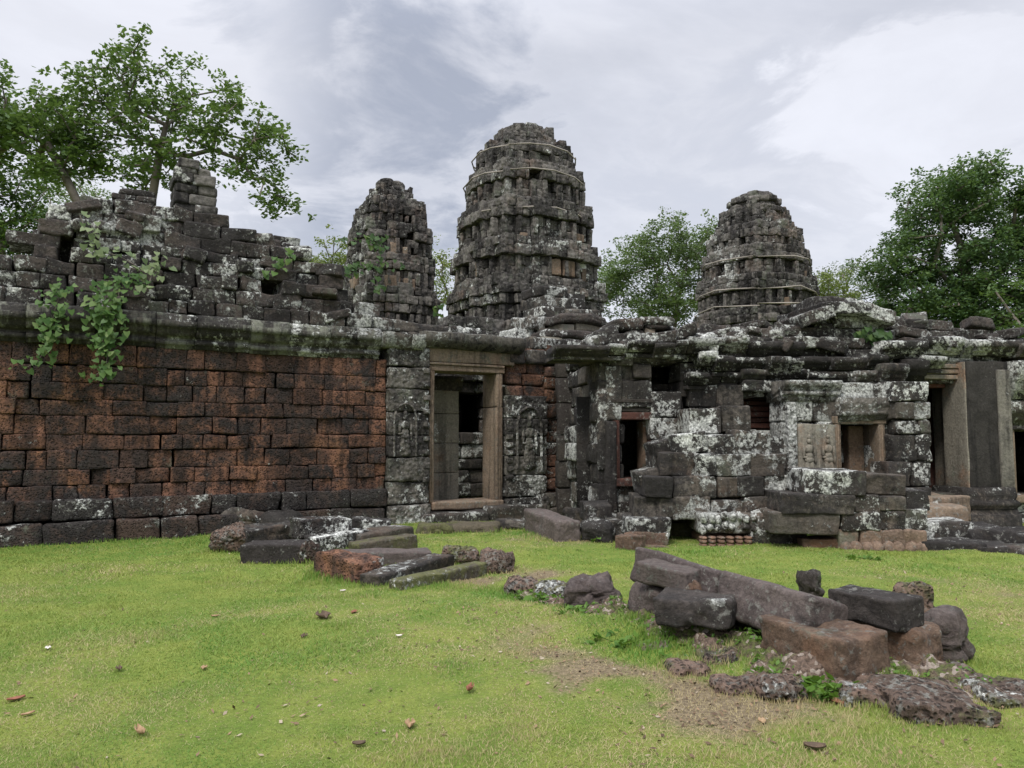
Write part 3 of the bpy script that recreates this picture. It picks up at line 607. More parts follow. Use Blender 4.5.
# roof: stepped corbel courses falling back to a ragged ridge
rp = prof(GA, [(560, 344), (600, 344), (690, 340), (697, 331), (760, 330), (800, 331), (806, 306), (830, 302), (868, 305), (880, 313), (897, 321), (936, 323), (942, 331), (972, 331), (1000, 341), (1030, 344), (1200, 350)], -.7)
m = MB(); courses(m, GA, u0-.4, u1, wz, 4.6, .23, (.3, .95), 1.0, out=lambda z: .12-.8*(z-wz), top=rp, jit=.08, amp=.035, n=8, bev=.022, tilt=.022, freq=2.4, miss=.03, gap=.003)
box(m, GA.pt((u0+u1)/2, -1.5, wz-.12), ((u1-u0)/2, 1.1, .1), GA.rot(), (.3, .3, .9))
for i in range(24):
    uu = u0+(u1-u0)*(i+.5)/24; tz = rp(uu)-.2; box(m, GA.pt(uu, -1.6, (wz+tz)/2-.05), ((u1-u0)/48, .7, max(.05, (tz-wz)/2)), GA.rot(), (.3, .3, .9))
m.build('roof_courses', ROOF, gal)
m = MB(); courses(m, GA, u0-.2, u1, -.1, wz, .6, (1, 2), .3, out=lambda z: -2.4, jit=.02, n=4); m.build('rear_wall', DARK, gal)
m = MB()
for (x0, y0, x1, y1, o, tl) in ((800, 309, 836, 322, .15, -.30), (828, 301, 872, 313, .15, .04), (866, 305, 898, 321, .12, .30), (812, 322, 846, 329, -.45, -.03), (842, 314, 872, 322, -.5, .02), (846, 322, 890, 330, -.42, .02), (893, 318, 936, 332, -.5, .02), (806, 326, 846, 336, -.3, -.08), (846, 330, 884, 342, -.3, .0), (936, 328, 972, 340, -.4, .03), (972, 332, 1010, 344, -.4, .06), (697, 328, 740, 340, -.5, -.02), (740, 327, 790, 339, -.45, .01), (1008, 338, 1060, 352, -.3, .03)):
    slab(m, GA, Rc(x0, y0, x1, y1, o), o, 1.0, .025, 9, .03, tl, chip=.04)
for _ in range(34):      # tumbled stones on the collapsed roof
    uu = random.uniform(u0, GA.uv(1060, 340)[0]); zz = random.uniform(wz-.1, max(wz, rp(uu))); oo = .15-.8*(zz-wz)
    h = np.array([random.uniform(.12, .36), random.uniform(.12, .25), random.uniform(.05, .14)])
    blocks(m, [GA.pt(uu, oo-.1, zz+.05)], [h], GA.rot()@rotz(random.gauss(0, .5))@roty(random.gauss(0, .22))@rotx(random.gauss(0, .2)), .03, 7, .045, chip=.06)
m.build('ridge_stones', ROOF, gal)
m = MB()
for (x0, y0, x1, y1, o) in ((612, 356, 634, 366, .1), (634, 364, 652, 378, .12), (606, 366, 622, 420, .10), (622, 380, 652, 408, .10), (652, 392, 682, 418, .12), (690, 386, 716, 408, .14), (716, 384, 744, 408, .12), (598, 388, 608, 470, .05), (606, 420, 617, 520, .12), (650, 418, 690, 440, .1), (744, 380, 768, 392, .2), (768, 380, 786, 392, .22)):
    slab(m, GA, Rc(x0, y0, x1, y1, o), o, .5, .03, 7, .02, random.gauss(0, .01))
m.build('facing_stones', SANDW, gal)
# doorway on the right: deep pale jamb, striped lintel, dark interior
a, b, c, d = door; zf = c
dr = MB(); slab(dr, GA, (GA.uv(969, 430, .0)[0], GA.uv(974, 430, .0)[0], zf-.05, d+.02), -.31, .65, .012, 8, .006)
jm = dr.build('door_jamb', PALE, gal)
m = MB(); slab(m, GA, (GA.uv(944.5, 430, -.96)[0], b+.1, zf-.05, d), -.96, .3, .012, 6, .004); slab(m, GA, (GA.uv(940, 430, -.9)[0], GA.uv(946, 430, -.9)[0], zf, d-.18), -.90, .12, .01, 6, .004); m.build('inner_frame', REDS, gal)
m = MB(); slab(m, GA, (GA.uv(922, 388, -.1)[0], GA.uv(946, 388, -.1)[0], d-.14, d+.0), -.1, .8, .015, 6, .008); m.build('red_lintel', REDS, gal)
m = MB()
for i in range(3): slab(m, GA, (GA.uv(924, 376, .12)[0], GA.uv(967, 376, .12)[0], d+.005+i*.095, d+.09+i*.095), .12+.02*i, .9, .015, 7, .01)
m.build('lintel', PALE, gal)
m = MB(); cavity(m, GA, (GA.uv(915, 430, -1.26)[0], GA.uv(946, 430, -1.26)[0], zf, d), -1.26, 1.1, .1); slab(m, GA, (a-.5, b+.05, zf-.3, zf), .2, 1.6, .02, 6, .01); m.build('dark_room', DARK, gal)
# carved porch wall standing forward, with framed window and a pair of dancers
PO = .55
por = thing('temple_porch', 'carved porch wall with framed black window and pale relief panel of two dancers', 'porch', GA.pt(GA.uv(835, 430, PO)[0], PO, 0))
def Rp(*q): return GA.rect(*q, PO)
pw = Rp(840, 425, 878, 490)
m = MB(); courses(m, GA, Rp(783, 400, 785, 500)[0], Rp(880, 400, 926, 500)[1], -.1, Rp(800, 383, 900, 400)[3], .40, (.5, .9), .5, out=lambda z: PO, opens=[pw], jit=.02, amp=.015, n=6, bev=.03); m.build('wall_courses', SANDW, por)
m = MB(); cavity(m, GA, pw, PO-.52, .55, .12); m.build('dark_room', DARK, por)
m = MB(); a, b, c, d = pw; slab(m, GA, (a+(b-a)*.55, b-.02, c, d), PO-.35, .25, .02, 6, .006); m.build('inner_jamb', BROWN, por)
framed(GA, pw, por, BEIGE, .12, PO+.05, .45)
m = MB(); a, b, c, d = Rp(783, 384, 836, 402); mould(m, GA, a-.05, b+.05, [(0, c), (PO+.03, c), (PO+.06, c+.06), (PO+.06, c+.10), (PO+.11, c+.11), (PO+.11, c+.17), (PO+.08, c+.18), (PO+.15, c+.25), (PO+.19, d), (PO+.17, d+.05), (0, d+.05)], .45, .006, 6)
a, b, c, d = Rp(838, 398, 884, 424); mould(m, GA, a-.05, b+.06, [(0, c), (PO+.04, c), (PO+.05, c+.06), (PO+.09, c+.07), (PO+.09, c+.14), (PO+.14, c+.15), (PO+.15, c+.22), (PO+.12, c+.23), (PO+.17, c+.29), (PO+.18, d), (0, d)], .6, .006, 6)
m.build('cornice', SANDP, por)
m = MB(); a, b, c, d = Rp(796, 424, 834, 492); slab(m, GA, (a, b, c, d), PO+.09, .3, .02, 10, .012); rp_ = m.build('relief_panel', PALE, por)
devata(GA, a+(b-a)*.27, c+.22, .72, PO+.10, rp_, PALE, False); devata(GA, a+(b-a)*.77, c+.22, .72, PO+.10, rp_, PALE, False)
for xx in (786, 889): m = MB(); a, b, c, d = Rp(xx, 402, xx+9, 495); slab(m, GA, (a, b, c, d), PO+.10, .3, .02, 9, .01); m.build('pilaster', SANDP, por)
# lichen-white pier between the porch and the right doorway
pr = thing('stone_pier', 'thick lichen-white stone pier between the porch window and the right doorway', 'pier', GA.pt(GA.uv(905, 430, .9)[0], .6, 0))
rows = [(892, 381, 929, 402), (895, 402, 931, 420), (898, 420, 931, 434), (893, 434, 932, 462), (887, 462, 932, 487), (884, 487, 933, 512)]
for (nm, rs, mt) in (('shaft', rows[2:], SANDW), ('capital', rows[:2], SANDW)):
    m = MB()
    for q in rs: r = GA.rect(*q, .85); courses(m, GA, r[0], r[1], r[2], r[3], r[3]-r[2], (.3, .55), .5, out=lambda z: .85, jit=.04, amp=.025, n=8, bev=.022, tilt=.015)
    m.build(nm, mt, pr)
# the tall square pillar at the far right with moulded base
pp = thing('square_pillar', 'tall smooth square pillar, black with pale run-off, on a moulded base', 'pillar', GA.pt(GA.uv(990, 480, .75)[0], .4, 0))
m = MB(); a, b, c, d = GA.rect(968, 361, 1011, 489, .30); slab(m, GA, (a, b, c, d), .30, .62, .02, 14, .012, chip=.01)
m.build('shaft', stone('stained_pillar_stone', (.20, .18, .15), (.045, .042, .039), 1.12, .34, .10, .8, bs=.5, spk=-.5), pp)
m = MB(); slab(m, GA, (a-.02, a+.03, c, d-.02), .285, .60, .008, 12, .004, chip=0); m.build('pale_side', PALE, pp)
m = MB(); slab(m, GA, (a+(b-a)*.70, b+.004, c, c+(d-c)*.93), .335, .3, .015, 12, .004, chip=.0); m.build('pale_edge', stone('runoff_stone', (.22, .205, .17), (.09, .083, .072), .5, .3, .4, .8, bs=.5), pp)
m = MB(); a2, b2, c2, d2 = GA.rect(966, 489, 1020, 526, .45)
mould(m, GA, a2, b2, [(-.4, c2-.4), (.52, c2-.4), (.52, c2+.18), (.47, c2+.2), (.43, c2+.28), (.50, c2+.34), (.50, c2+.40), (.41, c2+.44), (.43, c2+.52), (.37, d2), (-.4, d2)], 3, .014, 8); m.build('base', SANDW, pp)
# steps in front of the right doorway
st = thing('stone_steps', 'worn broken sandstone steps leading up to the right doorway', 'steps', P(975, 560, 11))
def front(m, x0, y0, x1, y1, Yd, depth=.9, bev=.035, n=8, amp=.025, rz=0., tl=0., below=0., tone=None):
    p = P(x0, y1, Yd); q = P(x1, y1, Yd); zt = P((x0+x1)/2, y0, Yd)[2]; zb = p[2]-below
    r = rotz(rz)@roty(tl); cc = np.array([(p[0]+q[0])/2, Yd, (zb+zt)/2])+r@np.array([0, depth/2, 0])
    blocks(m, [cc], [((q[0]-p[0])/2/max(.3, math.cos(rz)), depth/2, (zt-zb)/2)], r, bev, n, amp, col=None if tone is None else np.array([tone]))
for (x0, y0, x1, y1, Yd, rz, ma) in ((924, 543, 988, 560, 10.7, R(-4), SAND), (986, 548, 1024, 562, 10.4, R(-14), SAND), (1024, 552, 1080, 572, 10.2, R(-8), SAND), (921, 522, 976, 541, 11.3, R(-3), SAND), (974, 530, 1018, 548, 11.1, R(-10), SAND), (1016, 536, 1080, 552, 11., R(-8), SAND), (926, 506, 970, 521, 12.0, 0, BEIGE), (930, 497, 972, 507, 12.5, 0, BEIGE)):
    m = MB(); front(m, x0, y0, x1, y1, Yd, 1.2, rz=rz, below=.25, amp=.03); m.build('step', ma, st)
# ------------------------------------------------------------ ruined gable and mound over the corner
rg = thing('ruined_gable', 'sloping ruined stone gable heaped against the foot of the largest tower', 'gable', W.pt(W.uv(560, 330, -1.6)[0], -2, 3))
m = MB(); courses(m, W, W.uv(486, 340, -1.6)[0], W.uv(632, 340, -1.6)[0], 3.3, 6.2, .28, (.4, .9), .9, out=lambda z: -1.0-.5*(z-3.5), top=prof(W, [(492, 352), (506, 344), (522, 326), (540, 308), (556, 290), (566, 287), (580, 297), (596, 312), (606, 322), (618, 330), (634, 345)], -1.6), jit=.07, amp=.04, n=7, bev=.03, tilt=.03)
box(m, W.pt(W.uv(562, 330, -2)[0], -2.2, 4.2), (.55, .4, .9), W.rot(), (.3, .3, .9)); m.build('courses', SANDW, rg)
m = MB()
for (x0, y0, x1, y1, o) in ((560, 314, 606, 324, -.6), (552, 330, 600, 338, -.4), (606, 328, 634, 344, -.5)): slab(m, W, W.rect(x0, y0, x1, y1, o), o, 1., .06, 8, .05, random.gauss(0, .03))
m.build('gable_slabs', ROOF, rg)
for (x0, y0, x1, y1, o) in ((561, 324, 575, 332, -.7), (576, 324, 604, 331, -.72), (542, 337, 562, 345, -.4)): m = MB(); slab(m, W, W.rect(x0, y0, x1, y1, o), o, .6, .02, 6, .012); m.build('bare_stone', PALE, rg)
rb = thing('ruined_gable', 'broken curved roof gable on the gallery between two towers', 'gable', GA.pt(GA.uv(640, 345, -.3)[0], -.6, 3))
m = MB()
for (x0, y0, x1, y1, o, tl) in ((598, 326, 622, 344, -.1, -.25), (612, 319, 644, 331, -.15, -.12), (640, 316, 676, 324, -.2, .08), (646, 324, 668, 330, -.25, .02), (624, 330, 645, 344, -.2, 0), (660, 336, 694, 344, -.1, .05), (588, 336, 604, 348, 0, -.2), (668, 326, 680, 338, -.4, .1)): slab(m, GA, GA.rect(x0, y0, x1, y1, o), o, .9, .06, 7, .04, tl)
m.build('gable_stones', SANDW, rb)
m = MB(); slab(m, GA, GA.rect(645, 328, 656, 343, -.3), -.3, .5, .03, 6, .015); m.build('bare_stone', PALE, rb)
# ------------------------------------------------------------ the collapsed pier in front of the gallery: piled cut blocks
heap = thing('collapsed_pier', 'broad pile of collapsed lichened blocks with carved frieze below the gallery windows', 'ruin', P(715, 557, 11.8))
def pile(lst, Yd, material, parent, depth=1.0, name='stone_block', jy=.12):
    for (x0, y0, x1, y1, *o) in lst:
        m = MB(); front(m, x0, y0, x1, y1, Yd+(o[0] if o else 0)+random.uniform(-jy, jy), depth, .02, 11, .022, rz=random.gauss(0, .025), tl=(o[1] if len(o) > 1 else random.gauss(0, .012)), below=.05 if y1 > 540 else 0); m.build(name, material, parent)
random.seed(21)
pile([(690, 408, 722, 433, .7), (722, 406, 751, 433, .7), (640, 470, 662, 493, .2, -.25), (645, 477, 673, 498), (673, 476, 718, 498), (740, 477, 765, 497), (765, 475, 790, 497), (635, 497, 675, 519), (674, 497, 711, 521), (628, 519, 671, 537, -.25), (611, 521, 630, 541, .3), (585, 505, 613, 524, .6), (745, 497, 786, 512, .0, -.03), (712, 500, 746, 512, .1, .04), (755, 512, 785, 540, .4), (768, 436, 786, 476, .5)], 11.5, SANDW, heap)
pile([(672, 433, 708, 453, .2, -.15), (708, 434, 735, 453, .2), (734, 432, 772, 455, .2, .12), (660, 452, 697, 477, .1), (697, 453, 717, 477, .1), (752, 453, 787, 477, .1), (718, 477, 741, 498), (655, 440, 676, 456, .4, -.3)], 11.5, SAND, heap)
pile([(717, 454, 753, 477, .08)], 11.5, SANDW, heap)
pile([(629, 532, 669, 545, -.35), (626, 545, 669, 557, -.42)], 11.5, BROWN, heap)
pile([(669, 524, 697, 551, .6)], 11.5, MOSSY, heap)
m = MB(); front(m, 698, 513, 764, 534, 11.3, .8, n=8)
zt, zb = P(730, 513, 11.3)[2], P(730, 534, 11.3)[2]
for i in range(9):
    for j in range(2):
        if random.random() < .9: c_ = P(703+i*7.2, 518+j*10, 11.3); ellips(m, c_+np.array([random.gauss(0, .01), -.02, random.gauss(0, .015)]), (.05*random.uniform(.7, 1.2), .07, .07*random.uniform(.7, 1.2)), n=5, amp=.25)
m.build('carved_frieze', SANDW, heap)
m = MB(); front(m, 698, 546, 752, 552, 11.25, .7, below=.06); front(m, 699, 534, 751, 547, 11.5, .6, below=.02)
for i in range(6): c_ = P(703+i*9, 541, 11.25); ellips(m, c_, (.055, .1, .05), n=5, amp=.05); ellips(m, c_+np.array([0, 0, -.055]), (.06, .1, .03), n=5, amp=.05); ellips(m, c_+np.array([0, 0, .05]), (.06, .1, .025), n=5, amp=.05)
m.build('baluster_base', stone('reddish_sandstone', (.30, .19, .13), (.17, .10, .07), .25, .2, .2, .4), heap)
m = MB(); front(m, 752, 508, 800, 557, 11.2, .8, .18, 10, .08, below=.08, tl=.05); m.build('leaning_boulder', SANDW, heap)
m = MB(); box(m, P(715, 500, 12.6), (.95, .3, .95)); m.build('rubble_core', DARK, heap)
ph = thing('porch_base', 'low stepped stack of lichen-spotted blocks in front of the carved porch', 'ruin', P(865, 557, 10.8))
pile([(783, 494, 856, 515, -.1, .03), (856, 495, 881, 512), (881, 496, 908, 511), (907, 490, 931, 510, .1), (774, 513, 841, 535, -.05, .02), (841, 512, 881, 532, .02), (880, 511, 906, 530), (905, 510, 929, 530, .05), (789, 532, 808, 556, .4)], 10.8, SANDW, ph, 1.1, jy=.04)
pile([(806, 470, 867, 495, -.05, .05), (865, 475, 906, 496, .1)], 10.8, SAND, ph, .9, jy=.03)
pile([(804, 539, 842, 559, .1)], 10.8, BROWN, ph, .6)
carved = stone('carved_base_stone', (.30, .21, .15), (.14, .10, .075), .34, .5, .5, .5)
for x0, x1 in ((840, 861), (861, 882), (882, 905), (905, 928)):
    m = MB(); front(m, x0, 530, x1, 556, 10.8, .9, .03, 9, .03, below=.06)
    for i in range(2): c_ = P(x0+6+i*10, 549, 10.8); ellips(m, c_, (.09, .09, .11), n=6, amp=.12)
    m.build('carved_block', carved, ph)
# ------------------------------------------------------------ loose stones on the grass
random.seed(5); FOOT = []
def loose(name, label, mb, material, cat='stone', group=None):
    o = mb.build(name, material); o['label'] = label; o['category'] = cat
    if cat in ('stone block', 'boulder', 'stone beam'): v = np.concatenate(mb.v); v = v[v[:, 2] < .16]; (FOOT.append((*v[:, :2].min(0), *v[:, :2].max(0))) if len(v) else None)
    if group: o['group'] = group
    return o
def cut(A, B, depth=None, C=None, zb=0., h=.25, tl=0., tx=0., bev=.02, n=20, amp=.016, sink=.06, label='', material=SLAB, name='stone_block'):
    """a cut block from the picture places of its base corners: front left A, front right B, optionally the back right corner C"""
    a, b = ground(*A, zb), ground(*B, zb); e = b-a; L = np.linalg.norm(e); ex = e/L
    ey = np.array([-ex[1], ex[0], 0])
    if C is not None: depth = max(.15, float((ground(*C, zb)-b)@ey))
    rm = np.stack([ex, ey, np.array([0, 0, 1.])], 1)@roty(tl)@rotx(tx); s = sink if zb < .15 else 0
    m = MB(); blocks(m, [a+e/2+ey*depth/2+np.array([0, 0, (h-s)/2])], [(L/2, depth/2, (h+s)/2)], rm, bev, n, amp, 2.6, octs=5, chip=.035)
    return loose(name, label, m, material, 'stone block')
def boulder(x0, y0, x1, y1, label, material=RUB, lift=0., dep=1., flat=None, n=18, amp=.2, rz=0., ry=0., name='boulder', sq=.45):
    p = ground((x0+x1)/2, y1, lift); Yd = p[1]; hw = (x1-x0)/2*Yd/750; hd = hw*dep
    hh = max(.05, ((y1-y0)*Yd/750-1.6*2*hd/(Yd+2*hd)*.6)/1.)/2+.03
    if flat: hh = flat/2
    m = MB(); c = np.array([p[0], p[1]+hd*.8, p[2]+hh-.05])
    blocks(m, [c], [(hw, hd, hh)], rotz(rz)@roty(ry), min(hw, hd, hh)*sq*1.6, n, amp*min(hw, hd, hh)*1.6, 1.1/max(hw, .1), octs=5, chip=.08)
    return loose(name, label, m, material, 'boulder')
# the pile in the foreground
m = MB(); a, b = np.array([1.28, 6.85, .41]), np.array([2.20, 5.30, .30]); e = b-a; L = np.linalg.norm(e); ex = e/L; ey = np.cross((0, 0, 1.), ex); ey /= np.linalg.norm(ey)
rm = np.stack([ex, ey, np.cross(ex, ey)], 1)@rotx(R(-16))
blocks(m, [(a*.74+b*.26), (a*.23+b*.77)], [(L*.275, .25, .16), (L*.24, .245, .165)], rm, .03, 22, .016, 2.6, octs=5, chip=.03); loose('stone_beam', 'long purplish-black stone beam lying slanted across the foreground pile', m, SLAB, 'stone beam')
cut((760, 657), (842, 687), depth=.46, zb=.06, h=.29, label='big brown squared block with pale mossy end at the front of the pile', material=BROWN, amp=.022, sink=.02)
cut((812, 646), (921, 673), depth=.34, zb=.06, h=.25, label='brown block with moulded end lying under the black block of the pile', material=BROWN, amp=.035, bev=.05)
cut((826, 617), (898, 633), depth=.32, zb=.31, h=.22, label='large black block with grey mossy end topping the right of the pile', material=SLABD, amp=.022, tx=R(2))
boulder(932, 602, 980, 665, 'rounded dark boulder leaning at the right end of the foreground pile', SLAB, dep=.8, flat=.44, ry=R(-14), rz=R(30), amp=.10, sq=.5)
boulder(803, 577, 824, 607, 'small upright stone peeping up behind the black topmost block', SLABD, dep=.9, flat=.38, amp=.14, sq=.3)
boulder(902, 584, 938, 632, 'mottled pinkish stone propped behind the black topmost block', RUB, dep=.7, flat=.43, amp=.14)
cut((655, 625), (731, 632), depth=.34, zb=.20, h=.22, label='blackened block with white flecks at the left front of the pile', material=SLABD, amp=.035, tl=R(1))
cut((622, 618), (660, 628), depth=.5, zb=.06, h=.34, label='dark rounded block at the left foot of the pile', material=SLAB, amp=.05, bev=.08)
cut((634, 582), (686, 592), depth=.26, zb=.40, h=.16, label='flat dark slab resting on top of the left end of the pile', material=SLAB, amp=.025, tl=R(3))
boulder(682, 585, 705, 602, 'small pale stone wedged between the slanted beam and the blackened block', BROWN, lift=.32, flat=.2)
boulder(726, 612, 762, 645, 'greenish round stone tucked under the slanted beam', MOSSY, dep=.9, flat=.22)
boulder(566, 570, 620, 614, 'angular dark boulder standing alone left of the foreground pile', SLAB, dep=.9, flat=.36, ry=R(-10), amp=.2, sq=.3)
boulder(601, 597, 624, 616, 'small reddish stone between the angular boulder and the pile', RUB, dep=.9)
boulder(506, 570, 540, 596, 'pitted grey rubble stone in the grass, leftmost of two touching', RUB, dep=1., flat=.2)
boulder(534, 573, 572, 602, 'pitted grey rubble stone touching the one left of it, nearer the angular boulder', RUB, dep=1., flat=.2)
boulder(692, 624, 728, 646, 'low pitted rubble stone under the right end of the blackened block', RUB, dep=.9, flat=.27)
boulder(654, 622, 692, 643, 'low pitted rubble stone under the left end of the blackened block', RUB, dep=.9, flat=.27)
boulder(718, 680, 768, 698, 'half-buried mound of pinkish rubble in the grass', RUB, dep=.8, flat=.13)
boulder(764, 664, 816, 706, 'pitted pinkish rubble stone in front of the big brown block', RUB, dep=.8, flat=.2, amp=.25)
boulder(672, 660, 712, 678, 'half-buried brown rubble stone left of the pinkish mound', RUB, dep=.9, flat=.13)
boulder(640, 640, 676, 656, 'crumbling brown rubble stone below the dark rounded block', RUB, dep=.9, flat=.12)
boulder(700, 646, 745, 668, 'low reddish rubble lump in weeds under the pile', RUB, dep=.9, flat=.14)
for (q, lab, f) in (((850, 680, 916, 712), 'pitted laterite rubble slab below the brown block end', .16), ((905, 672, 1000, 728), 'broad pitted laterite slab at the lower right corner of the pile', .17), ((985, 665, 1060, 712), 'pinkish laterite slab running out of the right edge', .16), ((925, 655, 990, 690), 'low laterite slab under the leaning dark boulder', .13)):
    boulder(*q, lab, RUB, dep=1., flat=f, n=26, amp=.3, sq=.35, name='laterite_slab')
# stones along the foot of the laterite wall
cut((240, 563), (302, 563), depth=.42, h=.23, label='dark mossy squared block, front left of the stones by the wall', material=SLABD, tl=R(-1))
cut((246, 549), (322, 541), depth=.5, zb=.06, h=.26, label='flat-topped grey slab lying behind the dark mossy block', material=SAND, amp=.03)
boulder(207, 526, 246, 553, 'rounded brown boulder at the left end of the stones by the wall', RUB, dep=.9)
boulder(214, 507, 258, 534, 'grey lichened boulder leaning on the wall foot, left of two', SANDW, dep=.8)
boulder(254, 510, 300, 534, 'grey lichened boulder leaning on the wall foot, right of two', SANDW, dep=.8)
boulder(296, 541, 318, 563, 'small upright reddish stone beside the dark mossy block', LATD, dep=.8)
cut((313, 572), (358, 581), depth=.35, h=.23, label='pitted red laterite block at the front of the stones by the wall', material=LAT, amp=.035, tl=R(2))
cut((300, 540), (352, 535), depth=.4, zb=.2, h=.26, label='brown laterite block lying near the wall with a stick leaning on it', material=LATD, tl=R(2))
cut((318, 548), (370, 541), depth=.35, zb=.12, h=.15, label='dark reddish slab in the middle of the stones by the wall', material=LATD, tl=R(-3))
cut((352, 532), (392, 531), depth=.35, zb=.16, h=.18, label='small grey slab against the wall foot left of the doorway', material=SAND, tl=R(3))
cut((362, 545), (414, 537), depth=.4, zb=.1, h=.15, label='flat grey slab between the mossy block and the wall', material=SAND)
cut((358, 557), (418, 551), depth=.3, zb=.04, h=.19, label='grey block with yellow-green moss below the doorway', material=MOSSY, tl=R(-3))
cut((340, 566), (432, 562), depth=.4, zb=.02, h=.14, label='long low dark slab behind the red laterite block', material=SLAB, tl=R(1))
cut((383, 586), (455, 566), depth=.32, zb=.0, h=.13, label='long carved grey moulding lying in the grass, the farther of two', material=SAND, tl=R(-2))
cut((400, 591), (487, 574), depth=.2, zb=.0, h=.12, label='long carved grey moulding lying in the grass, the nearer of two', material=MOSSY, tl=R(-2))
boulder(440, 547, 478, 563, 'rough black stone in the grass right of the carved mouldings', RUB, dep=.9)
boulder(479, 553, 515, 571, 'rough pinkish stone in the grass beside the rough black one', RUB, dep=.9)
boulder(415, 519, 452, 534, 'low mossy rubble in front of the doorstep, left half', MOSSY, dep=.8, flat=.2)
boulder(446, 519, 500, 533, 'low mossy rubble in front of the doorstep, middle', MOSSY, dep=.6, flat=.2)
boulder(494, 516, 530, 529, 'low pale rubble in front of the doorstep, right end', SANDW, dep=.8, flat=.2)
cut((524, 532), (556, 544), C=(574, 540), h=.36, label='big squared dark block on the grass right of the doorway', material=SLAB, tl=R(2), bev=.04)
cut((563, 529), (590, 529), depth=.5, h=.34, label='rounded grey block behind the big squared dark block', material=SAND, bev=.08, amp=.05)
cut((580, 543), (611, 544), depth=.45, h=.30, label='mottled round block between the squared block and the collapsed pier', material=SANDW, bev=.09, amp=.05)
cut((614, 549), (634, 551), depth=.4, h=.2, label='small reddish block at the foot of the collapsed pier', material=BROWN)
# stick
m = MB(); tube(m, [ground(322, 541, .02), ground(317, 524, .35)+np.array([0, .1, 0]), ground(314, 516, .5)+np.array([0, .15, 0])], .012, 5); loose('stick', 'thin pale stick leaning on a brown block near the wall', m, BARK, 'stick')

# ------------------------------------------------------------ trees
def inpoly(x, y, poly):
    c = False; j = len(poly)-1
    for i in range(len(poly)):
        (xi, yi), (xj, yj) = poly[i], poly[j]
        if (yi > y) != (yj > y) and x < (xj-xi)*(y-yi)/(yj-yi)+xi: c = not c
        j = i
    return c
def leaves(mb, cn, spread, k, size, up=.5, droop=0.):
    """k folded leaves scattered round each centre"""
    cn = np.repeat(np.asarray(cn, float), k, 0); N = len(cn); d = rng.normal(size=(N, 3)); d /= np.linalg.norm(d, axis=1, keepdims=True)
    p = cn+d*(rng.uniform(0, 1, (N, 1))**.45)*np.asarray(spread)
    nrm = rng.normal(size=(N, 3)); nrm[:, 2] = np.abs(nrm[:, 2])+up*2; nrm /= np.linalg.norm(nrm, axis=1, keepdims=True)
    a = rng.normal(size=(N, 3)); a[:, 2] -= droop; a -= nrm*(a*nrm).sum(1, keepdims=True); a /= np.linalg.norm(a, axis=1, keepdims=True); b = np.cross(nrm, a)
    s = size*rng.uniform(.6, 1.3, (N, 1))
    v = np.stack([p-a*s*.5, p+b*s*.30+a*s*.05-nrm*s*.08, p+a*s*.55-nrm*s*.1, p-b*s*.30+a*s*.05-nrm*s*.08], 1)
    tone = np.repeat(np.clip(rng.uniform(0, 1, (len(cn)//k, 3))*.6+.2, 0, 1), k, 0)+rng.normal(0, .18, (N, 3))
    i = np.arange(N)*4; mb.add(v.reshape(-1, 3), np.stack([i, i+1, i+2, i+3], 1), None, np.repeat(np.clip(tone, 0, 1), 4, 0))
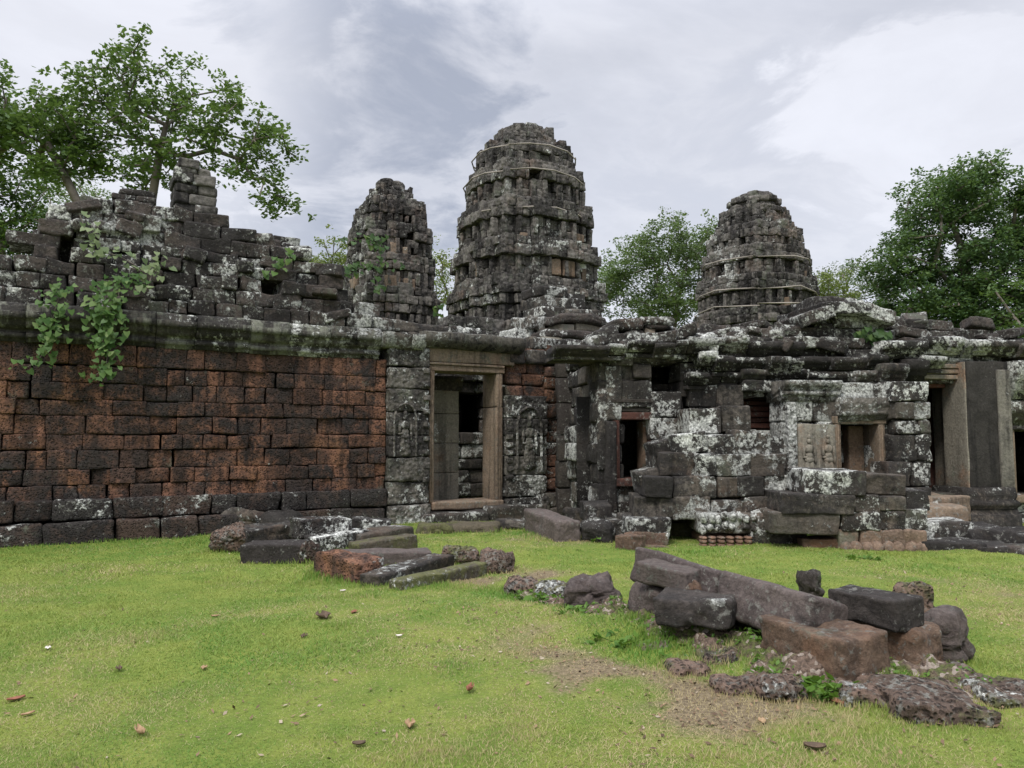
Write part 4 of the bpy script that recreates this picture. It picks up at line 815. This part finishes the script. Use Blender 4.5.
def tree(name, label, polys, Yd, deep, trunk, tr, nclump, spread, per, size, leafm, seed, group='trees behind the temple', flat=.6, up=.5, base=None, holes=(), barkm=None, dens=None):
    rs = random.Random(seed); cl = []; k = Yd/750
    xs_ = [p[0] for q in polys for p in q]; ys_ = [p[1] for q in polys for p in q]; tries = 0; mind = (max(xs_)-min(xs_))*(max(ys_)-min(ys_)); mind = .52*math.sqrt(mind/nclump)
    cxm = (min(xs_)+max(xs_))/2; wx = (max(xs_)-min(xs_))/2
    while len(cl) < nclump and tries < 20000:
        tries += 1; x, y = rs.uniform(min(xs_), max(xs_)), rs.uniform(min(ys_), max(ys_))
        if not any(inpoly(x, y, q) for q in polys) or any(inpoly(x, y, q) for q in holes): continue
        dd = rs.uniform(-1, 1)*deep*math.sqrt(max(.05, 1-((x-cxm)/wx)**2*.9)); p = P(x, y, Yd)+np.array([0, dd, 0])
        if tries < 14000 and any(np.linalg.norm(p-c) < mind*k for c in cl): continue
        cl.append(p)
    tp = [np.array(P(x, y, Yd)) for x, y in trunk]; bx = tp[0][0] if base is None else P(base, 400, Yd)[0]; tp = [np.array([bx, Yd, -.1])]+tp
    nodes = list(tp); par = [-1]+list(range(len(tp)-1)); plen = [0.]
    for i in range(1, len(tp)): plen.append(plen[-1]+np.linalg.norm(tp[i]-tp[i-1]))
    start = max(1, len(tp)-2); order = sorted(cl, key=lambda p: np.linalg.norm(p-tp[-1]))
    for p in order:
        best = min(range(start, len(nodes)), key=lambda i: np.linalg.norm(nodes[i]-p)*(1 if nodes[i][2] < p[2]+.8 else 1.5)+.22*plen[i])
        q = nodes[best]; d = p-q; L = np.linalg.norm(d); last = best; seg = max(1, int(L/1.1))
        for s in range(1, seg+1):
            f = s/seg; x = q+d*f+np.array([rs.gauss(0, .05), rs.gauss(0, .05), .12*L*math.sin(f*math.pi)+rs.gauss(0, .04)])*(1 if s < seg else 0)
            nodes.append(x); par.append(last); plen.append(plen[last]+L/seg); last = len(nodes)-1
    rad = [0.]*len(nodes)
    for i in range(len(nodes)-1, 0, -1):
        if rad[i] == 0: rad[i] = .012**2.3
        rad[par[i]] += rad[i]
    rad = [r**(1/2.3) for r in rad]; scl = tr/rad[0]; rad = [max(.008, r*(scl if scl < 1.6 else scl)) for r in rad]
    b0 = thing(name, label, 'tree', (bx, Yd, 0), group); m = MB()
    for i in range(1, len(nodes)):
        a, c = nodes[par[i]], nodes[i]; ra = min(rad[par[i]], rad[i]*1.35); tube(m, [a, (a+c)/2, c], [ra, (ra+rad[i])/2, rad[i]], 6 if rad[i] > .03 else 4)
    m.build('trunk', barkm or BARK, b0)
    m = MB(); leaves(m, cl, np.array([spread, spread, spread*flat]), per, size, up)
    sub = [c+np.array([rs.gauss(0, spread*.8), rs.gauss(0, spread*.8), rs.gauss(0, spread*.5)]) for c in cl for _ in range(2)]
    leaves(m, sub, np.array([spread*.5, spread*.5, spread*.3]), max(4, per//4), size, up); m.build('crown', leafm, b0)
L_MID = leafmat('leaf_mid', (.07, .13, .038), (.12, .185, .06)); L_DARK = leafmat('leaf_dark', (.032, .075, .022), (.06, .115, .032), .3, (.10, .16, .04))
L_PALE = leafmat('leaf_pale', (.10, .15, .07), (.15, .20, .10), .35); L_YEL = leafmat('leaf_yellowish', (.12, .165, .04), (.19, .215, .065), .4); L_GREY = leafmat('leaf_greyish', (.075, .10, .06), (.12, .145, .09), .3)
tree('broadleaf_tree', 'wide umbrella-shaped tree with visible pale limbs behind the laterite wall', [[(62, 108), (62, 78), (95, 62), (112, 44), (150, 38), (172, 50), (186, 48), (215, 62), (238, 82), (240, 100), (262, 106), (285, 130), (293, 152), (284, 165), (292, 214), (278, 222), (262, 205), (250, 182), (225, 172), (205, 180), (170, 180), (130, 182), (95, 170), (70, 150)]],
     22, 1.3, [(152, 200), (160, 150), (166, 125)], .12, 190, .44, 40, .16, L_MID, 3, base=150, holes=[[(166, 128), (206, 128), (206, 150), (168, 152)], [(186, 88), (232, 88), (228, 100), (190, 100)]])
tree('broadleaf_tree', 'leaning tree with thick crown at the left edge of the picture', [[(-130, 100), (-40, 70), (10, 82), (40, 88), (66, 100), (85, 125), (88, 165), (70, 185), (40, 170), (0, 165), (-110, 180)]], 21, 2.2, [(82, 212), (62, 170), (46, 142)], .12, 170, .5, 52, .17, L_MID, 8, base=110)
tree('distant_tree', 'grey-green bushy tree low behind the left end of the wall', [[(-120, 170), (-20, 150), (30, 165), (48, 190), (52, 235), (40, 262), (-120, 270)]], 27, 2.5, [(0, 300), (2, 230)], .15, 110, .75, 120, .17, L_DARK, 12)
tree('distant_tree', 'sparse pale tree seen under the crowns above the left end of the wall', [[(30, 190), (60, 178), (100, 185), (135, 196), (130, 215), (60, 222), (36, 240)]], 40, 2, [(80, 300), (80, 215)], .09, 70, .6, 34, .15, L_PALE, 15)
tree('distant_tree', 'light green feathery tree between the largest and the right tower', [[(604, 272), (612, 252), (640, 240), (655, 226), (690, 224), (715, 232), (728, 222), (735, 260), (735, 330), (640, 335), (608, 312), (598, 290)]], 42, 3.5, [(672, 350), (678, 300)], .12, 260, .7, 95, .16, leafmat('leaf_feathery', (.085, .14, .055), (.14, .19, .085), .35), 22)
tree('broadleaf_tree', 'big dense dark green tree rising above the right end of the gallery', [[(872, 262), (888, 246), (902, 232), (905, 212), (918, 205), (922, 180), (938, 172), (950, 162), (968, 160), (985, 172), (1002, 186), (1020, 196), (1060, 215), (1090, 260), (1080, 345), (900, 345), (886, 310), (880, 285)]],
     30, 1.9, [(965, 420), (968, 300), (962, 250)], .28, 380, .62, 150, .15, leafmat('leaf_dense', (.058, .115, .048), (.10, .165, .070), .36, (.11, .17, .05)), 31, flat=.75)
tree('distant_tree', 'thin olive tree between the right tower and the big dense tree', [[(805, 285), (825, 268), (850, 262), (870, 255), (885, 275), (895, 300), (880, 330), (810, 325)]], 48, 2.5, [(845, 400), (850, 310)], .12, 90, .7, 60, .16, L_GREY, 41)
tree('distant_tree', 'yellowish tree beside the right tower behind the gallery roof', [[(808, 290), (820, 272), (840, 280), (848, 320), (812, 325)]], 44, 2, [(826, 400), (826, 310)], .1, 45, .6, 70, .16, L_YEL, 44)
tree('distant_tree', 'yellow-green tree peeping out left of the smaller grey tower', [[(312, 262), (326, 246), (345, 246), (360, 255), (362, 290), (322, 290)]], 38, 1.6, [(342, 400), (340, 280)], .09, 55, .5, 60, .15, L_YEL, 47)
tree('distant_tree', 'pale tree glimpsed between the smaller and the largest tower', [[(424, 250), (436, 246), (448, 252), (454, 300), (420, 310)]], 44, 1.6, [(436, 400), (436, 300)], .08, 34, .5, 50, .15, L_YEL, 52)
tree('broadleaf_tree', 'bright green tree at the right edge beside the big dense tree', [[(1000, 292), (1018, 280), (1050, 270), (1100, 280), (1120, 350), (1000, 345)]], 26, 2, [(1050, 420), (1050, 330)], .15, 40, .6, 80, .15, L_MID, 55)
# lone bough reaching in at the upper left
# ------------------------------------------------------------ creepers
HL = leafmat('creeper_leaf', (.04, .10, .02), (.09, .165, .035), .3, (.14, .21, .06))
def creeper(name, label, F, paths, dens, size, out, matl, spread=.16, hang=.9):
    m = MB(); V = []; T = []; q0 = F.pt(*((lambda a: (a[0], out(paths[0][0][1]), a[1]))(F.uv(*paths[0][0], out(paths[0][0][1])))))
    t = thing(name, label, 'creeper', q0); sm = None
    for path in paths:
        pts = []
        for (x, y) in path: o = out(y); u, z = F.uv(x, y, o); pts.append(np.array(F.pt(u, o+.03, z)))
        pts = np.array(pts); sm = MB(); tube(sm, pts, .008, 5); sm.build('stem', BARK, t)
        L = np.linalg.norm(np.diff(pts, axis=0), axis=1); n = int(L.sum()*dens)
        for _ in range(n):
            s = random.uniform(0, L.sum()); i = 0
            while i < len(L)-1 and s > L[i]: s -= L[i]; i += 1
            p = pts[i]+(pts[i+1]-pts[i])*min(1, s/L[i]); p = p+F.U*random.gauss(0, spread)+np.array([0, 0, random.gauss(0, spread*.7)])+F.N*abs(random.gauss(.04, .06))
            nr = F.N*1.+np.array([random.gauss(0, .35), random.gauss(0, .35), random.uniform(.1, 1.0)]); nr /= np.linalg.norm(nr)
            dn = np.array([random.gauss(0, .35), random.gauss(0, .2), -hang]); dn -= nr*(dn@nr); dn /= np.linalg.norm(dn); sd = np.cross(nr, dn); k = size*random.uniform(.5, 1.25)
            b = len(V); V += [p, p+sd*k*.5-dn*k*.18-nr*k*.06, p+sd*k*.42+dn*k*.35-nr*k*.08, p+dn*k*.95-nr*k*.1, p-sd*k*.42+dn*k*.35-nr*k*.08, p-sd*k*.5-dn*k*.18-nr*k*.06]
            T += [(b, b+1, b+2), (b, b+2, b+3), (b, b+3, b+4), (b, b+4, b+5)]
    tn = np.repeat(rng.uniform(0, 1, (len(V)//6, 3)), 6, 0); m.add(V, None, T, tn); m.build('foliage', matl, t)
wo = lambda y: .26 if y > 288 else (.22-.30*(288-y)/62)
random.seed(77)
creeper('creeper', 'bright heart-leaved creeper hanging in two strands over the wall cornice', W,
        [[(60, 282), (58, 300), (52, 322), (48, 345), (38, 362), (26, 368)], [(100, 282), (104, 296), (104, 318), (108, 345), (106, 368), (92, 378)], [(116, 284), (120, 300), (114, 325)], [(104, 286), (124, 280), (140, 274)], [(96, 300), (100, 330), (106, 352)]], 92, .092, wo, HL, .11)
creeper('creeper', 'pale leafy creeper climbing the broken roof of the laterite wall', W, [[(80, 216), (86, 230), (96, 244), (104, 252)], [(92, 250), (118, 256), (136, 266)], [(130, 268), (150, 274), (156, 262), (146, 292)]], 34, .10, wo, leafmat('creeper_pale', (.11, .16, .065), (.19, .24, .11), .3), .10)
creeper('creeper', 'small sprig of leaves growing near the right end of the broken roof', W, [[(286, 258), (280, 264), (270, 275)], [(290, 250), (284, 262)]], 40, .11, lambda y: -.2, HL, .09)
TW = Frame(28.9, 1); q = P(389, 290, 30); TW.d = -float(TW.N@np.array([q[0], q[1], 0]))-2.05
creeper('creeper', 'green creeper trailing over the ledges of the smaller grey tower', TW, [[(342, 241), (352, 241), (372, 238), (386, 240)], [(368, 240), (374, 246), (378, 258)], [(380, 240), (384, 250)], [(342, 270), (360, 264), (376, 264), (402, 266)], [(374, 266), (377, 282), (378, 290)], [(346, 268), (350, 276)], [(436, 300), (438, 320)], [(356, 262), (354, 272)]], 16, .20, lambda y: .05, L_DARK, .13)
creeper('creeper', 'dark green creeper in the gap below the collapsed gallery roof', GA, [[(856, 330), (870, 336), (884, 342)], [(866, 338), (880, 334)]], 60, .14, lambda y: -.1, L_DARK, .10)
# ------------------------------------------------------------ weeds among the stones
WE = leafmat('weed_leaf', (.06, .14, .02), (.12, .22, .03), .35)
def weed(x, y, w_, h_, k, label, lift=0., size=.07):
    p = ground(x, y, lift); m = MB(); cs = [p+np.array([random.gauss(0, w_*.8), random.gauss(0, w_*.5), random.uniform(.01, h_)]) for _ in range(k)]
    leaves(m, cs, np.array([.05, .05, .04]), 5, size, .4)
    for c in cs: tube(m, [p+np.array([0, 0, -.02]), c], .003, 3)
    loose('weed', label, m, WE, 'weed', 'weeds among the fallen stones')
for a in ((676, 590, .06, .14, 14, 'bright green tuft growing between the flat slab and the beam', .33), (700, 588, .05, .10, 8, 'tiny sprig beside the slanted beam', .36), (822, 703, .12, .12, 26, 'low leafy weed at the foot of the big brown block'), (700, 640, .11, .10, 26, 'weeds under the blackened block'), (760, 655, .18, .12, 30, 'broad-leaved weeds left of the big brown block'),
          (790, 690, .12, .10, 22, 'small weeds beside the pitted pinkish rubble'), (575, 622, .15, .12, 26, 'yellow-green weeds in front of the angular boulder'), (540, 606, .14, .12, 22, 'weeds below the two grey rubble stones'), (640, 650, .2, .1, 24, 'scattered weeds left of the pile'), (600, 604, .12, .09, 14, 'weed tuft right of the angular boulder'), (596, 543, .12, .1, 14, 'weed at the mottled round block'), (420, 520, .12, .12, 16, 'weed beside the doorstep'), (860, 560, .15, .06, 16, 'weeds along the carved blocks of the porch')): weed(*a)
# ------------------------------------------------------------ fallen leaves on the lawn
def fallen(x, y, ln, wd, label, colr, curl=.35, ang=None):
    ln *= .8; wd *= .8; curl *= .7
    p = ground(x, y, gz(*ground(x, y)[:2])+.012); a = random.uniform(0, 6.28) if ang is None else ang; m = MB(); V = []; n = 7
    dx, dy = np.array([math.cos(a), math.sin(a), 0]), np.array([-math.sin(a), math.cos(a), 0])
    for i in range(n):
        f = i/(n-1); w = wd*math.sin(math.pi*(.06+.88*f))**.8
        for s in (-1, -.5, 0, .5, 1): V.append(p+dx*(f-.5)*ln+dy*s*w/2+np.array([0, 0, curl*wd*(s*s)+curl*ln*.25*(2*f-1)**2]))
    q = [(i*5+j, (i+1)*5+j, (i+1)*5+j+1, i*5+j+1) for i in range(n-1) for j in range(4)]; m.add(V, q)
    o = m.build('fallen_leaf', colr); o['label'] = label; o['category'] = 'leaf'; o['group'] = 'fallen leaves on the lawn'
    sm = o.modifiers.new('thickness', 'SOLIDIFY'); sm.thickness = .003
TAN = plain('leaf_tan', (.34, .235, .14), (.24, .15, .08), 30); RED = plain('leaf_red', (.25, .105, .065), (.17, .075, .045), 30); PAL = plain('leaf_pale_dry', (.62, .58, .52), (.48, .43, .38), 30); DKB = plain('leaf_dark_dry', (.07, .05, .035), (.11, .075, .05), 30)
for a in ((140, 733, .13, .05, 'rolled tan leaf near the bottom left', TAN, .8, 2.4), (410, 726, .09, .07, 'crumpled pinkish-brown leaf at the bottom centre', TAN, .6), (470, 690, .10, .05, 'red-brown leaf standing up in the grass', RED, .9, 1.2), (48, 648, .08, .05, 'small white leaf on the left lawn', PAL, .3), (16, 699, .12, .06, 'orange-brown leaf at the left edge', RED, .3), (28, 714, .09, .035, 'narrow tan leaf at the lower left', TAN, .4),
          (204, 668, .07, .05, 'pinkish dry leaf in the middle of the left lawn', TAN, .4), (119, 669, .08, .05, 'dark shrivelled leaf on the left lawn', DKB, .5), (323, 617, .22, .16, 'large dark clump of dead leaf in front of the red laterite block', DKB, .35), (304, 637, .11, .06, 'dark curled leaf below the large dark clump', DKB, .5), (354, 612, .12, .06, 'red-brown leaf right of the large dark clump', RED, .3), (343, 591, .07, .05, 'pale leaf near the red laterite block', PAL, .4), (399, 636, .06, .04, 'small pale leaf on the lawn below the carved mouldings', PAL, .4), (359, 744, .08, .05, 'dark leaf at the bottom edge', DKB, .4),
          (836, 702, .14, .06, 'pinkish-red leaf leaning on weeds by the brown block', RED, .4, 1.9), (762, 721, .09, .05, 'small tan leaf in the grass below the pile', TAN, .3), (815, 747, .13, .08, 'dark wet leaf near the lower right', DKB, .3), (900, 590, .06, .05, 'small pale leaf behind the pile on the far lawn', PAL, .3), (215, 616, .08, .05, 'tan leaf far out on the left lawn', TAN, .3)): fallen(*a)
# ------------------------------------------------------------ grass
def blades(n, ya, yb, size, wdt):
    y = (rng.uniform(0, 1, n)*(yb**1-ya**1)+ya); half = y*.78+1.6; x = rng.uniform(-1, 1, n)*half
    pt = patch(x, y); p3 = np.stack([x, y, x*0], 1)
    keep = rng.uniform(0, 1, n) > np.clip(pt*.85-.18, 0, .52)
    keep &= ~((-.484*x+.875*y) > 13.12) | (x > 1.2)
    x, y, pt, p3 = x[keep], y[keep], pt[keep], p3[keep]; n = len(x)
    z = gh(x, y)-.004; a = rng.uniform(0, 2*math.pi, n); tall = 1+.35*fbm(p3*1.3, 51, 2)+.5*np.clip(fbm(p3*.8+9, 57, 2), 0, 1)
    h = size*rng.uniform(.5, 1.25, n)*tall*(1-.45*pt); lean = rng.uniform(.4, 2.3, n)*h; la = rng.uniform(0, 2*math.pi, n)
    ft = np.clip(1-np.abs(13.05-(-.484*x+.875*y))/.28, 0, 1)*(x < 1.2)     # longer grass the mower misses, along the wall foot and round the stones
    for (ax, ay, bx, by) in FOOT: ft = np.maximum(ft, np.exp(-np.hypot(np.maximum(np.maximum(ax-x, x-bx), 0), np.maximum(np.maximum(ay-y, y-by), 0))/.09))
    ft = np.maximum(ft, np.clip(fbm(p3*2.1+5, 77, 3)-.42, 0, .5)); h = h*(1+1.5*ft); lean = lean*(1-.4*np.clip(ft, 0, 1))
    wd = wdt*rng.uniform(.7, 1.3, n); dx, dy = np.cos(a)*wd/2, np.sin(a)*wd/2; lx, ly = np.cos(la)*lean, np.sin(la)*lean
    v = np.stack([np.stack([x-dx, y-dy, z], 1), np.stack([x+dx, y+dy, z], 1), np.stack([x+dx*.7+lx*.4, y+dy*.7+ly*.4, z+h*.62], 1), np.stack([x-dx*.7+lx*.4, y-dy*.7+ly*.4, z+h*.62], 1), np.stack([x+lx, y+ly, z+h], 1)], 1)
    i = np.arange(n)*5; c1 = np.clip(.5+.5*fbm(p3*.55, 61, 3)+.35*fbm(p3*3.1, 67, 3)+rng.normal(0, .22, n), 0, 1); c2 = np.clip(pt*1.35+.36*fbm(p3*1.3, 63, 4)+rng.normal(0, .24, n)+.2, 0, 1)
    return v.reshape(-1, 3), np.stack([i, i+1, i+2, i+3], 1), np.stack([i+3, i+2, i+4], 1), np.repeat(np.stack([c1, c2, c1], 1), 5, 0)
m = MB()
for args in ((230000, 2.4, 5.2, .015, .0042), (185000, 5.2, 8.6, .017, .0062), (150000, 8.6, 14.5, .021, .0095)):
    v, q, t, c = blades(*args); m.add(v, q, t, c)
gm, g = mat('grass_blades'); sp = g.n('ShaderNodeSeparateColor', {0: g.n('ShaderNodeAttribute', attribute_name='tone').outputs[0]})
col = g.mix(sp.outputs[0], (.125, .25, .042), (.275, .325, .075)); col = g.mix(g.step(sp.outputs[1], .30, .9), col, (.44, .37, .20))
d = g.n('ShaderNodeBsdfPrincipled', {'Base Color': col, 'Roughness': .6, 'Specular IOR Level': .25}); t = g.n('ShaderNodeBsdfTranslucent', {'Color': col})
mx = g.n('ShaderNodeMixShader', {0: .35, 1: d.outputs[0], 2: t.outputs[0]}); g.t.links.new(mx.outputs[0], g.n('ShaderNodeOutputMaterial').inputs[0])
m.build('grass', gm, loc=(0, 0, 0), kind='stuff', label='short bright green lawn grass with dry worn patches', category='grass')
# ------------------------------------------------------------ dry leaf litter and crumbs of stone on the worn strip
n = 26000; y = rng.uniform(3., 14, n); x = rng.uniform(-1, 1, n)*(y*.72+.4); pt = patch(x, y)
k_ = rng.uniform(0, 1, n) < np.clip(pt*1.5-.25, .02, .9); x, y = x[k_], y[k_]; k_ = ~((-.48*x+.875*y) > 13.) | (x > 1.2); x, y = x[k_], y[k_]; n = len(x)
a = rng.uniform(0, 6.28, n); s = rng.uniform(.006, .022, n); z = gh(x, y)+rng.uniform(.004, .02, n); tl = rng.normal(0, .35, (n, 2))
dx, dy = np.cos(a), np.sin(a); V = []
for (p, q) in ((-1, 0), (0, .45), (1, 0), (0, -.45)): V.append(np.stack([x+(dx*p-dy*q)*s, y+(dy*p+dx*q)*s, z+s*(p*tl[:, 0]+q*tl[:, 1])], 1))
m = MB(); i = np.arange(n)*4; m.add(np.stack(V, 1).reshape(-1, 3), np.stack([i, i+1, i+2, i+3], 1), None, np.repeat(rng.uniform(0, 1, (n, 3)), 4, 0))
lm, g = mat('dry_litter'); sp = g.n('ShaderNodeSeparateColor', {0: g.n('ShaderNodeAttribute', attribute_name='tone').outputs[0]})
finish(g, g.mix(g.step(sp.outputs[1], .85, 1.), g.mix(sp.outputs[0], (.07, .045, .03), (.25, .17, .10)), (.33, .28, .21)), .9)
m.build('leaf_litter', lm, loc=(0, 0, 0), kind='stuff', label='dry brown leaf litter scattered over the worn grass', category='leaf litter')

# ------------------------------------------------------------ low bank of earth and crumbled laterite under the fallen blocks
def bank_line(t):         # from beside the two grey rubble stones to the lower right corner
    px = np.interp(t, [0, .2, .42, .6, .78, 1], [500, 590, 672, 745, 850, 1010]); py = np.interp(t, [0, .2, .42, .6, .78, 1], [592, 612, 640, 668, 690, 694])
    return np.array([ground(a, b)[:2] for a, b in zip(np.atleast_1d(px), np.atleast_1d(py))])
nt, nw = 230, 46; t_ = np.linspace(0, 1, nt); cl = bank_line(t_); tg = np.gradient(cl, axis=0); tg /= np.linalg.norm(tg, axis=1, keepdims=True); nrm = np.stack([-tg[:, 1], tg[:, 0]], 1)
for _ in range(25): nrm[1:-1] = (nrm[:-2]+nrm[1:-1]*2+nrm[2:])/4
nrm /= np.linalg.norm(nrm, axis=1, keepdims=True); sgrid = np.linspace(-1, 1, nw); wid = np.interp(t_, [0, .2, .5, .8, 1], [.16, .30, .36, .40, .55])
X = cl[:, None, :]+nrm[:, None, :]*(sgrid[None, :, None]*wid[:, None, None]); x, y = X[..., 0].ravel(), X[..., 1].ravel(); p3 = np.stack([x, y, x*0], 1)
env = np.clip(1-np.abs(np.tile(sgrid, nt))**2.2, 0, 1)*np.repeat(np.clip(np.minimum(t_, 1-t_)*14, 0, 1), nw)
lump = .55+.55*fbm(p3*3.2, 71, 3)+.30*fbm(p3*11, 73, 3)
z = gh(x, y)-.03+.145*env*np.clip(lump, .05, 2)
k = np.arange(nt*nw).reshape(nt, nw); m = MB(); m.add(np.stack([x, y, z], 1), np.stack([k[:-1, :-1], k[1:, :-1], k[1:, 1:], k[:-1, 1:]], 2).reshape(-1, 4), None, np.stack([np.clip(.5+.5*fbm(p3*5, 75, 2), 0, 1)]*3, 1))
bm, g = mat('earth_bank'); P_ = g.n('ShaderNodeNewGeometry').outputs['Position']; n1 = g.noise(P_, 5, 8, .68); n2 = g.noise(P_, 40, 6, .75); vo = g.n('ShaderNodeTexVoronoi', {'Vector': P_, 'Scale': 34.}).outputs
cc = g.mix(g.step(n2, .3, .7), (.075, .055, .042), (.26, .185, .14)); cc = g.mix(g.step(n1, .46, .62), cc, g.mix(g.step(n2, .3, .7), (.04, .065, .014), (.13, .18, .035))); cc = g.mix(g.step(g.n('ShaderNodeSeparateColor', {0: vo[1]}).outputs[0], .80, .84), cc, (.36, .30, .25))
finish(g, cc, .95, g.m('ADD', n2, g.m('MULTIPLY', vo[0], -1.2)), 1., .03)
m.build('earth_bank', bm, loc=(0, 0, 0), kind='structure')
random.seed(90)          # grass tufts and small weeds growing on the bank
m = MB(); cs = []
for i in range(420):
    j = random.randrange(nt*nw)
    if env[j] < .9 or random.random() < .5: cs.append((x[j], y[j], z[j]+.012))
leaves(m, np.array(cs), np.array([.05, .05, .018]), 7, .035, .25); m.build('ground_weeds', WE, loc=(0, 0, 0), kind='stuff', label='tiny green weeds creeping over the crumbled bank', category='weeds')
